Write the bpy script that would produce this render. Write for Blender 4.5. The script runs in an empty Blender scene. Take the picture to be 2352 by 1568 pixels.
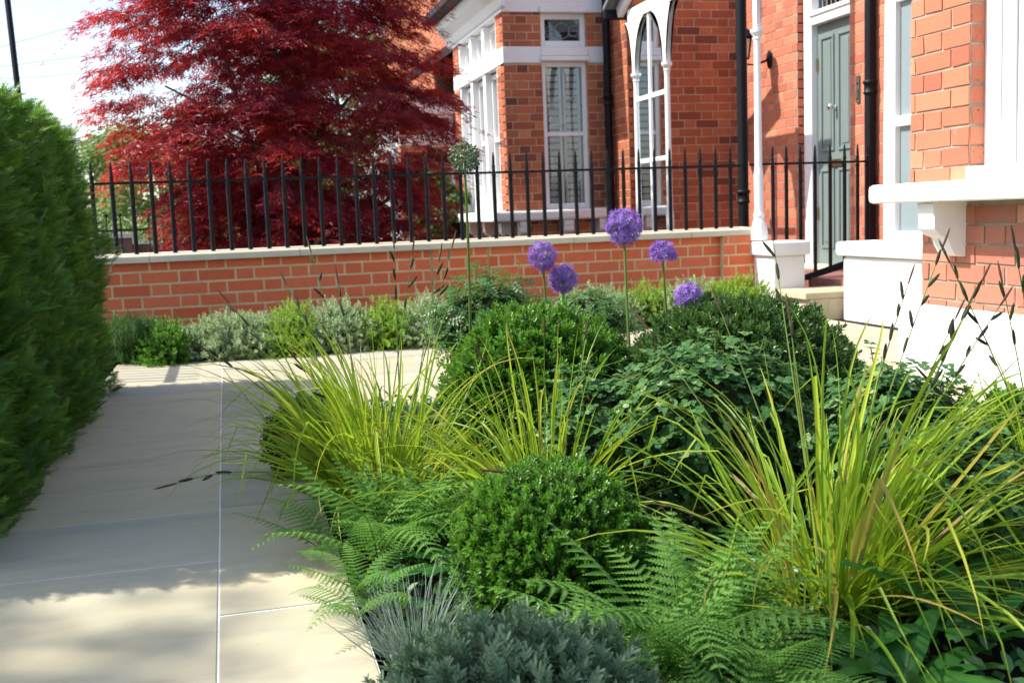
import bpy, math, random
import numpy as np
rng=np.random.default_rng(7); random.seed(7)
S=bpy.context.scene; COL=S.collection
D=bpy.data
# ------------------------------------------------------------------ camera model
W0,H0,FP=2352.,1568.,2500.
CH=.72
yw,pt,rl=[math.radians(a) for a in (14.5,6.7,2.2)]
Fv=np.array([math.sin(yw)*math.cos(pt),math.cos(yw)*math.cos(pt),-math.sin(pt)])
ri=np.array([math.cos(yw),-math.sin(yw),0]); up_=np.cross(ri,Fv)
Rv=math.cos(rl)*ri-math.sin(rl)*up_; Uv=math.sin(rl)*ri+math.cos(rl)*up_
def at(px,py,z):            # the point seen at a picture position, z metres deep
    d=Rv*(px-W0/2)/FP-Uv*(py-H0/2)/FP+Fv
    return np.array([0,0,CH])+d*z
# ------------------------------------------------------------------ mesh helpers
def unit(v):
    v=np.asarray(v,float); return v/np.maximum(np.linalg.norm(v,axis=-1,keepdims=True),1e-9)
class MB:
    def __init__(s): s.V=[];s.F={3:[],4:[]};s.M={3:[],4:[]};s.A=[];s.T=[];s.n=0
    def add(s,v,f,mat=0,var=.5,t=0.):
        v=np.asarray(v,float).reshape(-1,3); f=np.asarray(f,int)
        if len(f)==0: return
        k=f.shape[1]; s.V.append(v); s.F[k].append(f+s.n); s.M[k].append(np.full(len(f),mat))
        s.A.append(np.broadcast_to(np.asarray(var,float),(len(v),)).copy()); s.T.append(np.broadcast_to(np.asarray(t,float),(len(v),)).copy()); s.n+=len(v)
    def box(s,x0,x1,y0,y1,z0,z1,mat=0,var=.5):
        v=[(x,y,z) for x in(x0,x1) for y in(y0,y1) for z in(z0,z1)]
        s.add(v,[(0,1,3,2),(4,6,7,5),(0,4,5,1),(2,3,7,6),(0,2,6,4),(1,5,7,3)],mat,var)
    def obox(s,O,U,N,Wv,a0,a1,b0,b1,c0,c1,mat=0,var=.5):
        O,U,N,Wv=[np.asarray(q,float) for q in(O,U,N,Wv)]
        v=[O+U*x+N*y+Wv*z for x in(a0,a1) for y in(b0,b1) for z in(c0,c1)]
        s.add(v,[(0,1,3,2),(4,6,7,5),(0,4,5,1),(2,3,7,6),(0,2,6,4),(1,5,7,3)],mat,var)
    def prism(s,pts,vec,mat=0,var=.5):      # polygon pts (n,3) pushed along vec, triangle-fan caps
        p=np.asarray(pts,float);n=len(p);q=p+np.asarray(vec,float)
        c0=p.mean(0);c1=q.mean(0)
        v=np.vstack([p,q,[c0],[c1]])
        s.add(v,[(i,(i+1)%n,n+(i+1)%n,n+i) for i in range(n)],mat,var)
        s.add(v,[((i+1)%n,i,2*n) for i in range(n)]+[(n+i,n+(i+1)%n,2*n+1) for i in range(n)],mat,var)
    def tube(s,P,R,k=8,mat=0,var=.5,cap=True):
        P=np.asarray(P,float);n=len(P);R=np.broadcast_to(np.asarray(R,float),(n,))
        T=unit(np.gradient(P,axis=0)); ref=np.array([0,0,1.]) if abs(T[0][2])<.9 else np.array([1.,0,0])
        X=unit(np.cross(T,ref));Y=np.cross(T,X)
        a=np.arange(k)*2*np.pi/k
        v=(P[:,None]+R[:,None,None]*(np.cos(a)[None,:,None]*X[:,None]+np.sin(a)[None,:,None]*Y[:,None])).reshape(-1,3)
        f=[(i*k+j,i*k+(j+1)%k,(i+1)*k+(j+1)%k,(i+1)*k+j) for i in range(n-1) for j in range(k)]
        s.add(v,f,mat,var,np.repeat(np.linspace(0,1,n),k))
        if cap:
            vv=np.vstack([v[:k],[P[0]],v[-k:],[P[-1]]])
            s.add(vv,[(j,k,(j+1)%k) for j in range(k)]+[(k+1+j,k+1+(j+1)%k,2*k+1) for j in range(k)],mat,var)
    def lathe(s,c,prof,k=16,mat=0,var=.5):   # prof: (r,z)
        pr=np.asarray(prof,float); s.tube_l(c,pr,k,mat,var)
    def tube_l(s,c,pr,k,mat,var):
        a=np.arange(k)*2*np.pi/k;n=len(pr);c=np.asarray(c,float)
        v=np.stack([np.stack([c[0]+r*np.cos(a),c[1]+r*np.sin(a),np.full(k,c[2]+z)],1) for r,z in pr]).reshape(-1,3)
        s.add(v,[(i*k+j,i*k+(j+1)%k,(i+1)*k+(j+1)%k,(i+1)*k+j) for i in range(n-1) for j in range(k)],mat,var)
    def build(s,name,mats,parent=None,smooth=False,bevel=0):
        me=D.meshes.new(name)
        V=np.vstack(s.V).astype(np.float32); me.vertices.add(len(V)); me.vertices.foreach_set('co',V.ravel())
        fs=[];tot=[];mi=[]
        for k in(3,4):
            if s.F[k]:
                a=np.vstack(s.F[k]);fs.append(a.ravel());tot.append(np.full(len(a),k));mi.append(np.concatenate(s.M[k]))
        L=np.concatenate(fs).astype(np.int32);tot=np.concatenate(tot).astype(np.int32);mi=np.concatenate(mi).astype(np.int32)
        st=np.concatenate([[0],np.cumsum(tot)[:-1]]).astype(np.int32)
        me.loops.add(len(L));me.loops.foreach_set('vertex_index',L)
        me.polygons.add(len(tot));me.polygons.foreach_set('loop_start',st);me.polygons.foreach_set('loop_total',tot)
        if not isinstance(mats,(list,tuple)): mats=[mats]
        for m in mats: me.materials.append(m)
        me.polygons.foreach_set('material_index',mi)
        me.polygons.foreach_set('use_smooth',np.full(len(tot),smooth))
        me.update(calc_edges=True)
        a=me.attributes.new('var','FLOAT','POINT');a.data.foreach_set('value',np.concatenate(s.A).astype(np.float32))
        a=me.attributes.new('along','FLOAT','POINT');a.data.foreach_set('value',np.concatenate(s.T).astype(np.float32))
        me.validate()
        o=D.objects.new(name,me);COL.objects.link(o)
        if parent: o.parent=parent; o.matrix_parent_inverse=parent.matrix_basis.inverted()
        if bevel:
            b=o.modifiers.new('bevel','BEVEL');b.width=bevel;b.segments=2;b.limit_method='ANGLE';b.angle_limit=math.radians(40)
        return o
def tag(o,label=None,cat=None,group=None,kind=None):
    if label:o['label']=label
    if cat:o['category']=cat
    if group:o['group']=group
    if kind:o['kind']=kind
    return o
def empty(name,loc,label,cat,group=None):
    o=D.objects.new(name,None);COL.objects.link(o);o.location=loc;o.empty_display_size=.1
    o.matrix_basis  # evaluates
    return tag(o,label,cat,group)
def frames(d,n):
    y=unit(d); x=unit(np.cross(y,n)); z=np.cross(x,y); return np.stack([x,y,z],axis=1)   # rows = axes
def scatter(mb,T,pos,d,n,sc,var,mat=0,tw=.35):
    tv,tf,ta,tt=T; R=frames(d,n); N=len(pos)
    sc=np.broadcast_to(np.asarray(sc,float),(N,)); var=np.broadcast_to(np.asarray(var,float),(N,))
    v=np.einsum('vi,nij->nvj',tv,R)*sc[:,None,None]+np.asarray(pos)[:,None]
    m=len(tv); f=(tf[None]+(np.arange(N)*m)[:,None,None]).reshape(-1,tf.shape[1])
    a=np.clip(var[:,None]*(1-tw)+ta[None]*tw,0,1).ravel()
    mb.add(v.reshape(-1,3),f,mat,a,np.tile(tt,N))
def tpl(mb):                 # turns a mesh buffer into a template
    k=4 if mb.F[4] else 3
    return np.vstack(mb.V),np.vstack(mb.F[k]),np.concatenate(mb.A),np.concatenate(mb.T)
def oval(w=.5,fold=.12,a=.35,b=.7,droop=0.):
    v=np.array([(0,0,0),(-w/2*.9,a,fold),(-w/2*.8,b,fold*.8-droop*.5),(0,1,-droop),(w/2*.8,b,fold*.8-droop*.5),(w/2*.9,a,fold)],float)
    return v,np.array([(0,3,2,1),(0,5,4,3)]),np.full(6,.5),v[:,1].copy()
def rnd(n,a=0.,b=1.): return rng.uniform(a,b,n)
def rdir(n): return unit(rng.normal(size=(n,3)))
# ------------------------------------------------------------------ materials
def newmat(name):
    m=D.materials.new(name);m.use_nodes=True;nt=m.node_tree;nt.nodes.clear()
    o=nt.nodes.new('ShaderNodeOutputMaterial');return m,nt,o
def nd(nt,t,**k):
    n=nt.nodes.new(t)
    for a,b in k.items():
        if a in n.inputs: n.inputs[a].default_value=b
        else: setattr(n,a,b)
    return n
def ramp(nt,stops,fac):
    r=nt.nodes.new('ShaderNodeValToRGB');e=r.color_ramp.elements
    while len(e)<len(stops): e.new(.5)
    for i,(p,c) in enumerate(stops): e[i].position=p;e[i].color=(*c,1)
    nt.links.new(fac,r.inputs[0]);return r.outputs[0]
def mixc(nt,a,b,fac,mode='MIX'):
    m=nt.nodes.new('ShaderNodeMix');m.data_type='RGBA';m.blend_type=mode
    for s,v in((6,a),(7,b)):
        if hasattr(v,'default_value') : nt.links.new(v,m.inputs[s])
        else: m.inputs[s].default_value=(*v,1)
    if hasattr(fac,'default_value'): nt.links.new(fac,m.inputs[0])
    else: m.inputs[0].default_value=fac
    return m.outputs[2]
def noise(nt,scale,detail=4,rough=.55,stretch=None):
    tc=nt.nodes.new('ShaderNodeTexCoord');mp=nt.nodes.new('ShaderNodeMapping')
    if stretch: mp.inputs['Scale'].default_value=stretch
    nt.links.new(tc.outputs['Object'],mp.inputs[0])
    n=nt.nodes.new('ShaderNodeTexNoise');n.inputs['Scale'].default_value=scale;n.inputs['Detail'].default_value=detail;n.inputs['Roughness'].default_value=rough
    nt.links.new(mp.outputs[0],n.inputs['Vector']);return n.outputs['Fac']
def mrange(nt,v,a,b,c=0.,d=1.):
    m=nt.nodes.new('ShaderNodeMapRange');m.inputs[1].default_value=a;m.inputs[2].default_value=b;m.inputs[3].default_value=c;m.inputs[4].default_value=d
    nt.links.new(v,m.inputs[0]);return m.outputs[0]
def attr(nt,name):
    a=nt.nodes.new('ShaderNodeAttribute');a.attribute_name=name;return a.outputs['Fac']
def bump(nt,h,st,dist=.01):
    b=nt.nodes.new('ShaderNodeBump');b.inputs['Strength'].default_value=st;b.inputs['Distance'].default_value=dist
    nt.links.new(h,b.inputs['Height']);return b.outputs[0]
def plain(name,col,rough=.5,var=.08,nscale=6,bst=.15,bscale=60,metal=0,spec=.5):
    m,nt,o=newmat(name);p=nd(nt,'ShaderNodeBsdfPrincipled',Roughness=rough,Metallic=metal)
    p.inputs['Specular IOR Level'].default_value=spec
    n=noise(nt,nscale);c2=tuple(min(1,x*(1+var)) for x in col);c1=tuple(x*(1-var) for x in col)
    nt.links.new(ramp(nt,[(.3,c1),(.7,c2)],n),p.inputs['Base Color'])
    nt.links.new(bump(nt,noise(nt,bscale,5),bst,.004),p.inputs['Normal'])
    nt.links.new(p.outputs[0],o.inputs[0]);return m
def leafmat(name,stops,trans,tf=.35,rough=.45,spec=.4,tip=None,tipr=(.6,1.)):
    m,nt,o=newmat(name);p=nd(nt,'ShaderNodeBsdfPrincipled',Roughness=rough);p.inputs['Specular IOR Level'].default_value=spec
    c=ramp(nt,stops,attr(nt,'var'))
    if tip: 
        f=mrange(nt,attr(nt,'along'),tipr[0],tipr[1]); q=nt.nodes.new('ShaderNodeMath');q.operation='MULTIPLY'
        nt.links.new(f,q.inputs[0]);nt.links.new(mrange(nt,attr(nt,'var'),.35,1.),q.inputs[1]);c=mixc(nt,c,tip,q.outputs[0])
    nt.links.new(c,p.inputs['Base Color'])
    t=nd(nt,'ShaderNodeBsdfTranslucent'); tc=mixc(nt,c,trans,.6); nt.links.new(tc,t.inputs['Color'])
    mx=nd(nt,'ShaderNodeMixShader');mx.inputs[0].default_value=tf
    nt.links.new(p.outputs[0],mx.inputs[1]);nt.links.new(t.outputs[0],mx.inputs[2]);nt.links.new(mx.outputs[0],o.inputs[0]);return m
def brickmat(name,stops,dirt,dirtf=.5):
    m,nt,o=newmat(name);p=nd(nt,'ShaderNodeBsdfPrincipled',Roughness=.85);p.inputs['Specular IOR Level'].default_value=.2
    c=ramp(nt,stops,attr(nt,'var'))
    c=mixc(nt,c,(1.25,1.1,1.0),mrange(nt,noise(nt,28,6,.7),.45,.75,0,.5),'MULTIPLY')
    c=mixc(nt,c,dirt,mrange(nt,noise(nt,2.3,5,.65),.5,.72,0,dirtf))
    c=mixc(nt,c,tuple(x*.35 for x in dirt),mrange(nt,noise(nt,90,3,.6),.63,.7,0,.7))
    c=mixc(nt,c,(.62,.5,.42),mrange(nt,noise(nt,9,6,.75),.64,.78,0,.35))
    nt.links.new(c,p.inputs['Base Color']);nt.links.new(bump(nt,noise(nt,120,6,.7),.5,.004),p.inputs['Normal'])
    nt.links.new(p.outputs[0],o.inputs[0]);return m
M={}
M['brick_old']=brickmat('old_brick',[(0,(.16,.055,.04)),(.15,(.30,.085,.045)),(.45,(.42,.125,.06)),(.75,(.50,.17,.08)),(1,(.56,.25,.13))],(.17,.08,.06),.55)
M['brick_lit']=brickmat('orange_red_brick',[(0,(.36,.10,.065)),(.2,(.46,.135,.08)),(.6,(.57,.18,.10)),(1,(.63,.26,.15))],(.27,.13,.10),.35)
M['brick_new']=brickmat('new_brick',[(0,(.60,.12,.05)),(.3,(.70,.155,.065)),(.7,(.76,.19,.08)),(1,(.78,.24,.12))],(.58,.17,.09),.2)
M['mortar_old']=plain('old_mortar',(.50,.38,.25),.95,.25,9,.6,90,spec=.1)
M['mortar_grey']=plain('grey_mortar',(.34,.30,.23),.95,.25,9,.6,90,spec=.1)
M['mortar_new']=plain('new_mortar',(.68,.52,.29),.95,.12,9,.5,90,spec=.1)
M['white']=plain('white_paint',(.80,.80,.78),.4,.03,3,.15,25)
M['whitestone']=plain('white_masonry_paint',(.80,.79,.76),.7,.06,4,.5,30)
M['black']=plain('black_gloss_paint',(.006,.007,.009),.5,.2,5,.1,50,spec=.2)
M['coping']=plain('limestone',(.62,.55,.40),.8,.10,3,.3,60)
M['greypanel']=plain('grey_green_paint',(.20,.25,.265),.5,.05,4,.1,40)
M['door']=plain('grey_green_door_paint',(.165,.21,.20),.35,.05,4,.1,30)
M['chrome']=plain('polished_nickel',(.75,.74,.70),.15,.03,4,0,40,metal=1)
M['slate']=plain('slate',(.13,.14,.15),.6,.25,12,.5,30)
M['soil']=plain('dark_soil',(.018,.013,.010),.95,.5,40,1.,45,spec=.1)
M['bark']=plain('bark',(.09,.075,.06),.9,.3,15,.8,40,spec=.15)
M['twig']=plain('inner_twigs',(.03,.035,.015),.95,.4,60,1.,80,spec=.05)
M['tiles']=plain('red_tiles',(.24,.10,.08),.5,.35,18,.2,40)
M['tarmac']=plain('tarmac',(.06,.06,.062),.9,.15,20,.3,80)
M['fencewood']=plain('weathered_wood',(.22,.17,.13),.85,.25,9,.5,60)
M['brownwall']=plain('brown_render',(.20,.12,.085),.9,.3,5,.5,40)
m,nt,o=newmat('weathered_masonry_paint');p=nd(nt,'ShaderNodeBsdfPrincipled',Roughness=.75);p.inputs['Specular IOR Level'].default_value=.2
c=ramp(nt,[(.3,(.74,.73,.69)),(.6,(.82,.81,.78))],noise(nt,3.5,6,.65))
c=mixc(nt,c,(.50,.47,.40),mrange(nt,noise(nt,7,6,.75,(1,1,.25)),.58,.75,0,.45))
c=mixc(nt,c,(.38,.34,.27),mrange(nt,noise(nt,45,4,.7),.66,.74,0,.5))
nt.links.new(c,p.inputs['Base Color']);nt.links.new(bump(nt,noise(nt,35,6,.7),.5,.006),p.inputs['Normal']);nt.links.new(p.outputs[0],o.inputs[0]);M['whitestone']=m
M['brick_pale']=brickmat('salt_bloomed_brick',[(0,(.30,.11,.08)),(.3,(.42,.15,.10)),(.7,(.52,.21,.13)),(1,(.60,.33,.24))],(.30,.19,.15),.6)
M['wire']=plain('pale_cable',(.42,.46,.50),.6,.05,3,0,20)
M['room']=plain('dim_room_wall',(.10,.095,.09),.9,.1,3,0,10)
M['shutter']=plain('pale_shutter_paint',(.55,.53,.50),.5,.04,3,.1,20)
M['lead']=plain('lead_came',(.30,.30,.30),.5,.1,20,.1,20)
M['brass']=plain('brass',(.45,.32,.15),.3,.1,10,.1,40,metal=1)
# glass: real panes that reflect and let the room show
m,nt,o=newmat('window_glass');g=nd(nt,'ShaderNodeBsdfGlossy',Roughness=.02);g.inputs[0].default_value=(.9,.93,.95,1)
t=nd(nt,'ShaderNodeBsdfTransparent');t.inputs[0].default_value=(.86,.9,.9,1);fr=nd(nt,'ShaderNodeFresnel',IOR=1.6)
mm=nt.nodes.new('ShaderNodeMath');mm.operation='ADD';mm.inputs[1].default_value=.06;nt.links.new(fr.outputs[0],mm.inputs[0])
mx=nd(nt,'ShaderNodeMixShader');nt.links.new(mm.outputs[0],mx.inputs[0]);nt.links.new(t.outputs[0],mx.inputs[1]);nt.links.new(g.outputs[0],mx.inputs[2]);nt.links.new(mx.outputs[0],o.inputs[0]);M['glass']=m
# sandstone paving: each slab its own tone, with faint bedding
m,nt,o=newmat('sawn_sandstone');p=nd(nt,'ShaderNodeBsdfPrincipled',Roughness=.75);p.inputs['Specular IOR Level'].default_value=.25
c=ramp(nt,[(0,(.33,.31,.225)),(.35,(.44,.40,.28)),(.7,(.38,.36,.28)),(1,(.50,.43,.27))],attr(nt,'var'))
c=mixc(nt,c,(.54,.45,.26),mrange(nt,noise(nt,1.6,5,.6,(1,2.2,1)),.45,.75,0,.6))
c=mixc(nt,c,(.27,.25,.20),mrange(nt,noise(nt,3.,6,.7,(.6,3.,1)),.50,.75,0,.6))
c=mixc(nt,c,(.30,.24,.15),mrange(nt,noise(nt,6.,7,.75),.60,.70,0,.35))
c=mixc(nt,c,(.30,.27,.22),mrange(nt,noise(nt,70,3,.6),.66,.75,0,.4))
nt.links.new(c,p.inputs['Base Color']);nt.links.new(bump(nt,noise(nt,160,5,.7),.25,.002),p.inputs['Normal']);nt.links.new(p.outputs[0],o.inputs[0]);M['slab']=m
M['grout']=plain('pale_grout',(.78,.76,.70),.9,.05,9,.3,60,spec=.1)
M['yew']=leafmat('yew_needles',[(0,(.018,.05,.014)),(.45,(.07,.165,.026)),(.8,(.17,.31,.04)),(1,(.36,.50,.07))],(.22,.42,.04),.36,.45,.3)
M['maple']=leafmat('crimson_maple_leaves',[(0,(.06,.018,.04)),(.5,(.14,.018,.034)),(.8,(.34,.025,.03)),(1,(.62,.07,.03))],(1.,.06,.03),.42,.38,.4)
M['mapleg']=leafmat('green_leaves_behind',[(0,(.05,.10,.02)),(1,(.18,.26,.05))],(.35,.5,.06),.4)
M['box']=leafmat('box_leaves',[(0,(.022,.07,.011)),(.5,(.065,.18,.018)),(.85,(.13,.31,.026)),(1,(.21,.40,.04))],(.22,.46,.03),.33,.38,.4)
M['boxdark']=leafmat('dark_box_leaves',[(0,(.016,.045,.014)),(.5,(.035,.09,.02)),(.85,(.07,.15,.025)),(1,(.15,.20,.035))],(.14,.28,.03),.28,.38,.4)
M['grass']=leafmat('golden_sedge_blades',[(0,(.11,.23,.015)),(.5,(.24,.37,.02)),(.85,(.37,.46,.03)),(.94,(.44,.36,.05)),(1,(.34,.20,.08))],(.45,.62,.04),.42,.45,.3,tip=(.42,.25,.05),tipr=(.6,1.15))
M['stemg']=leafmat('green_stems',[(0,(.06,.12,.02)),(1,(.14,.22,.04))],(.2,.3,.04),.1)
M['spike']=leafmat('dark_sedge_spikes',[(0,(.018,.018,.012)),(.6,(.04,.05,.02)),(1,(.09,.045,.03))],(.1,.08,.03),.1,.7,.2)
M['fern']=leafmat('fern_pinnae',[(0,(.06,.16,.03)),(.5,(.13,.28,.05)),(.92,(.22,.40,.09)),(1,(.30,.26,.08))],(.22,.46,.07),.38,.6,.12)
M['tongue']=leafmat('glossy_strap_leaf',[(0,(.02,.10,.015)),(1,(.06,.19,.03))],(.14,.40,.04),.3,.42,.3)
M['hebe']=leafmat('grey_green_hebe_leaves',[(0,(.06,.12,.06)),(.5,(.13,.22,.11)),(1,(.26,.34,.19))],(.2,.32,.16),.22,.5,.35)
M['round']=leafmat('blue_green_round_leaves',[(0,(.025,.08,.02)),(.5,(.055,.145,.04)),(.85,(.12,.24,.065)),(1,(.34,.42,.18))],(.2,.36,.1),.3,.6,.2)
M['rose']=leafmat('rose_leaves',[(0,(.02,.07,.02)),(.5,(.045,.13,.03)),(.9,(.10,.22,.04)),(1,(.25,.10,.03))],(.2,.4,.05),.32,.4,.4)
M['silver']=leafmat('silver_leaves',[(0,(.18,.28,.12)),(.5,(.34,.44,.22)),(1,(.54,.60,.38))],(.35,.48,.2),.25,.6,.2)
M['lime']=leafmat('lime_leaves',[(0,(.09,.20,.02)),(.5,(.19,.34,.04)),(1,(.32,.46,.07))],(.5,.7,.06),.35,.5,.3)
M['midgreen']=leafmat('mid_green_leaves',[(0,(.03,.08,.02)),(.5,(.07,.16,.04)),(1,(.14,.25,.08))],(.2,.38,.08),.3,.5,.3)
M['blue']=leafmat('blue_grey_blades',[(0,(.13,.20,.14)),(1,(.32,.40,.30))],(.3,.38,.32),.25,.5,.3)
M['purple']=leafmat('violet_petals',[(0,(.13,.05,.30)),(.5,(.26,.13,.48)),(1,(.52,.36,.72))],(.55,.3,.8),.3,.5,.3)
M['seed']=leafmat('green_seed_capsules',[(0,(.06,.11,.05)),(1,(.22,.28,.14))],(.2,.3,.1),.15)
M['farleaf']=leafmat('far_tree_leaves',[(0,(.05,.11,.02)),(.5,(.13,.22,.05)),(1,(.25,.34,.09))],(.35,.5,.1),.35)
M['farleaf2']=leafmat('far_laurel_leaves',[(0,(.02,.05,.012)),(1,(.09,.16,.03))],(.2,.3,.05),.3)
# ------------------------------------------------------------------ bricks
def brick_rect(mb,O,U,N,u0,u1,z0,z1,depth=.1,jit=.0015,c=.075,L=.215,Hd=.1025,J=.010,proud=.003,zoff=0.,dark=0.):
    """real bricks in Flemish bond on a mortar body; material 0 brick, 1 mortar"""
    O,U,N=[np.asarray(q,float) for q in(O,U,N)];Z=np.array([0,0,1.])
    mb.obox(O,U,N,Z,u0,u1,-depth,0,z0,z1,1)
    per=L+Hd+2*J
    fr=[(0,1,3,2),(0,2,6,4),(1,5,7,3),(0,4,5,1),(2,3,7,6)]
    for r in range(int(math.floor((z0-zoff)/c)),int(math.ceil((z1-zoff)/c))+1):
        a=zoff+r*c+J*.5;b=a+c-J; a=max(a,z0+.001);b=min(b,z1-.001)
        if b-a<.012: continue
        off=(r%2)*(per/2)
        for k in range(int(math.floor((u0-off)/per))-1,int(math.ceil((u1-off)/per))+1):
            for s0,ln in((0,L),(L+J,Hd)):
                p=off+k*per+s0;q=p+ln;p=max(p,u0+.0015);q=min(q,u1-.0015)
                if q-p<.012: continue
                pr=proud+rng.uniform(-.0012,.0012)
                v=[]
                for x in(p,q):
                    for y in(-.002,pr):
                        for z in(a,b):
                            v.append(O+U*(x+rng.uniform(-jit,jit))+N*y+Z*(z+rng.uniform(-jit,jit)))
                va=rng.beta(3.2,3.2) if rng.random()>dark else rng.uniform(0,.15)
                # outward faces only: front (y=pr) and the four edges
                mb.add(v,[(2,6,7,3),(0,4,6,2),(1,3,7,5),(0,2,3,1),(4,5,7,6)],0,va)
X_,Y_,Z_=np.eye(3)
# ------------------------------------------------------------------ ground, paving, soil
mb=MB();mb.add([(-400,-40,-.30),(400,-40,-.30),(400,600,-.30),(-400,600,-.30)],[(0,1,2,3)]);tag(mb.build('ground',M['tarmac']),kind='structure')
mb=MB();mb.box(-1.35,.22,-.5,6.99,-.25,-.035);mb.box(.19,5.6,-.5,6.99,-.25,-.035);mb.box(-1.4,3.6,7.16,16,-.25,-.04)
tag(mb.build('soil',M['soil']),kind='structure')
def slabs(name,cells,top=0.,th=.04,gap=.0042):
    mb=MB()
    for (x0,x1,y0,y1) in cells:
        mb.box(x0+gap/2,x1-gap/2,y0+gap,y1-gap,top-th,top+rng.uniform(-.0008,.0008),0,rng.uniform(0,1))
        mb.box(x0-.001,x1+.001,y0-.001,y1+.001,top-th-.01,top-.0025+rng.uniform(-.0002,.0002),1)
    o=mb.build(name,[M['slab'],M['grout']],bevel=.0015);return tag(o,kind='structure')
cells=[]
ys=[-.5,.3,.95,1.45,2.38,2.81,3.93,4.9,5.45,5.95,6.30]
for i in range(len(ys)-1): cells.append((-.60,-.058,ys[i],ys[i+1]))
ys=[-.5,.2,.8,1.25,2.03,2.83,3.50,4.17,5.02]
for i in range(len(ys)-1): cells.append((-.058,.195,ys[i],ys[i+1]))
xs=[-.058,.62,1.35,2.05,2.7,3.56]
for j,(a,b) in enumerate([(5.02,5.6),(5.6,6.30)]):
    off=0 if j else .3
    e=[-.058]+[x+off for x in xs[1:-1]]+[3.55]
    for i in range(len(e)-1): cells.append((e[i],e[i+1],a,b))
for y0,y1 in((4.15,5.02),):
    for x0,x1 in((.195,.55),(.55,1.3),(1.3,2.0),(2.0,2.75),(2.75,3.55)): cells.append((x0,x1,y0,y1))
for x0,x1 in((2.18,2.75),): 
    for y0,y1 in((-.5,.4),(.4,1.3),(1.3,2.2),(2.2,3.15),(3.15,4.15)): cells.append((x0,x1,y0,y1))
for y0,y1 in((3.3,4.15),): cells.append((2.75,3.55,y0,y1))
slabs('path',cells)
# ------------------------------------------------------------------ garden wall
WY=6.99
gw=empty('garden_wall',(1.4,WY+.1,0),'low orange brick garden wall with pale stone coping behind the flower bed','wall')
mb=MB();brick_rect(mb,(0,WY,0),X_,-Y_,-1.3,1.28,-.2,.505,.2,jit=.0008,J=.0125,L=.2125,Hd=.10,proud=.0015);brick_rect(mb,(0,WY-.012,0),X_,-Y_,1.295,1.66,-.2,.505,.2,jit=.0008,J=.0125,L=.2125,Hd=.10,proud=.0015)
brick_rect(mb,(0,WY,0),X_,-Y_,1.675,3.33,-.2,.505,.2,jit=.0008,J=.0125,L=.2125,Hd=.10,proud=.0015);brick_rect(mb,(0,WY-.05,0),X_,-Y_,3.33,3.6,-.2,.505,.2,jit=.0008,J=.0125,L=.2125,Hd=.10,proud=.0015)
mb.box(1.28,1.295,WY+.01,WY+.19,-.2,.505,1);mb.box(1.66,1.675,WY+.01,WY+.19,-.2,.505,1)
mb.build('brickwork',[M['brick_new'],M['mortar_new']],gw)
xs=[-1.33,-.45,.45,1.35,2.25,3.1,3.62]
for i in range(6):
    mb=MB();y0=WY-.045
    pr=[(0,y0,.507),(0,y0,.545),(0,y0+.01,.556),(0,WY+.235,.562),(0,WY+.24,.507)]
    mb.prism([(xs[i]+.001,p[1],p[2]) for p in pr],(xs[i+1]-xs[i]-.003,0,0),0,rng.random());mb.build('coping_stone',M['coping'],gw,bevel=.004)
# railing
def bar(px,py,z0,z1,r=.0085,tip=True):
    mb=MB();R=.0135
    prof=[(R,z0),(R,z1-.155),(.0155,z1-.153),(.0155,z1-.143),(R*.85,z1-.141),(R*.85,z1-.10),(.0125,z1-.098),(.0125,z1-.088),(R*.75,z1-.082),(R*.6,z1-.03),(.0055,z1-.012),(.002,z1)]
    mb.lathe((px,py,0),prof,8)
    mb.lathe((px,py,0),[(.002,z1),(.0,z1+.001)],8)
    return mb
rg=empty('railing',(1.4,WY+.09,.56),'long black iron railing with spiked tips standing on the garden wall','railing')
RY=WY+.09
n=38;xs=np.linspace(-.757,3.46,n)
for x in xs: bar(x,RY,.555,1.125).build('bar',M['black'],rg,smooth=False)
mb=MB();mb.box(-1.2,3.57,RY-.004,RY+.004,.985,1.0);mb.build('rail',M['black'],rg)
for x in(-.875,-.99,-1.105): bar(x,RY,.555,1.125).build('bar',M['black'],rg)
rp=empty('railing',(4.1,WY,.46),'short black iron railing panel with raked foot in front of the grey green door','railing')
for x in(3.74,3.845,3.955,4.07,4.19,4.305,4.41,4.49):
    z0=.445 if x<3.99 else (.40 if x>4.35 else .215+(x-4.07)*.24)
    bar(x,WY,z0,1.12).build('bar',M['black'],rp)
mb=MB();mb.box(3.56,4.55,WY-.004,WY+.004,.985,1.0);mb.build('rail',M['black'],rp)
mb=MB();mb.prism([(3.985,WY-.012,.165),(4.36,WY-.012,.25),(4.36,WY-.012,.305),(3.985,WY-.012,.205)],(0,.024,0));mb.build('foot_rail',M['black'],rp)
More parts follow.
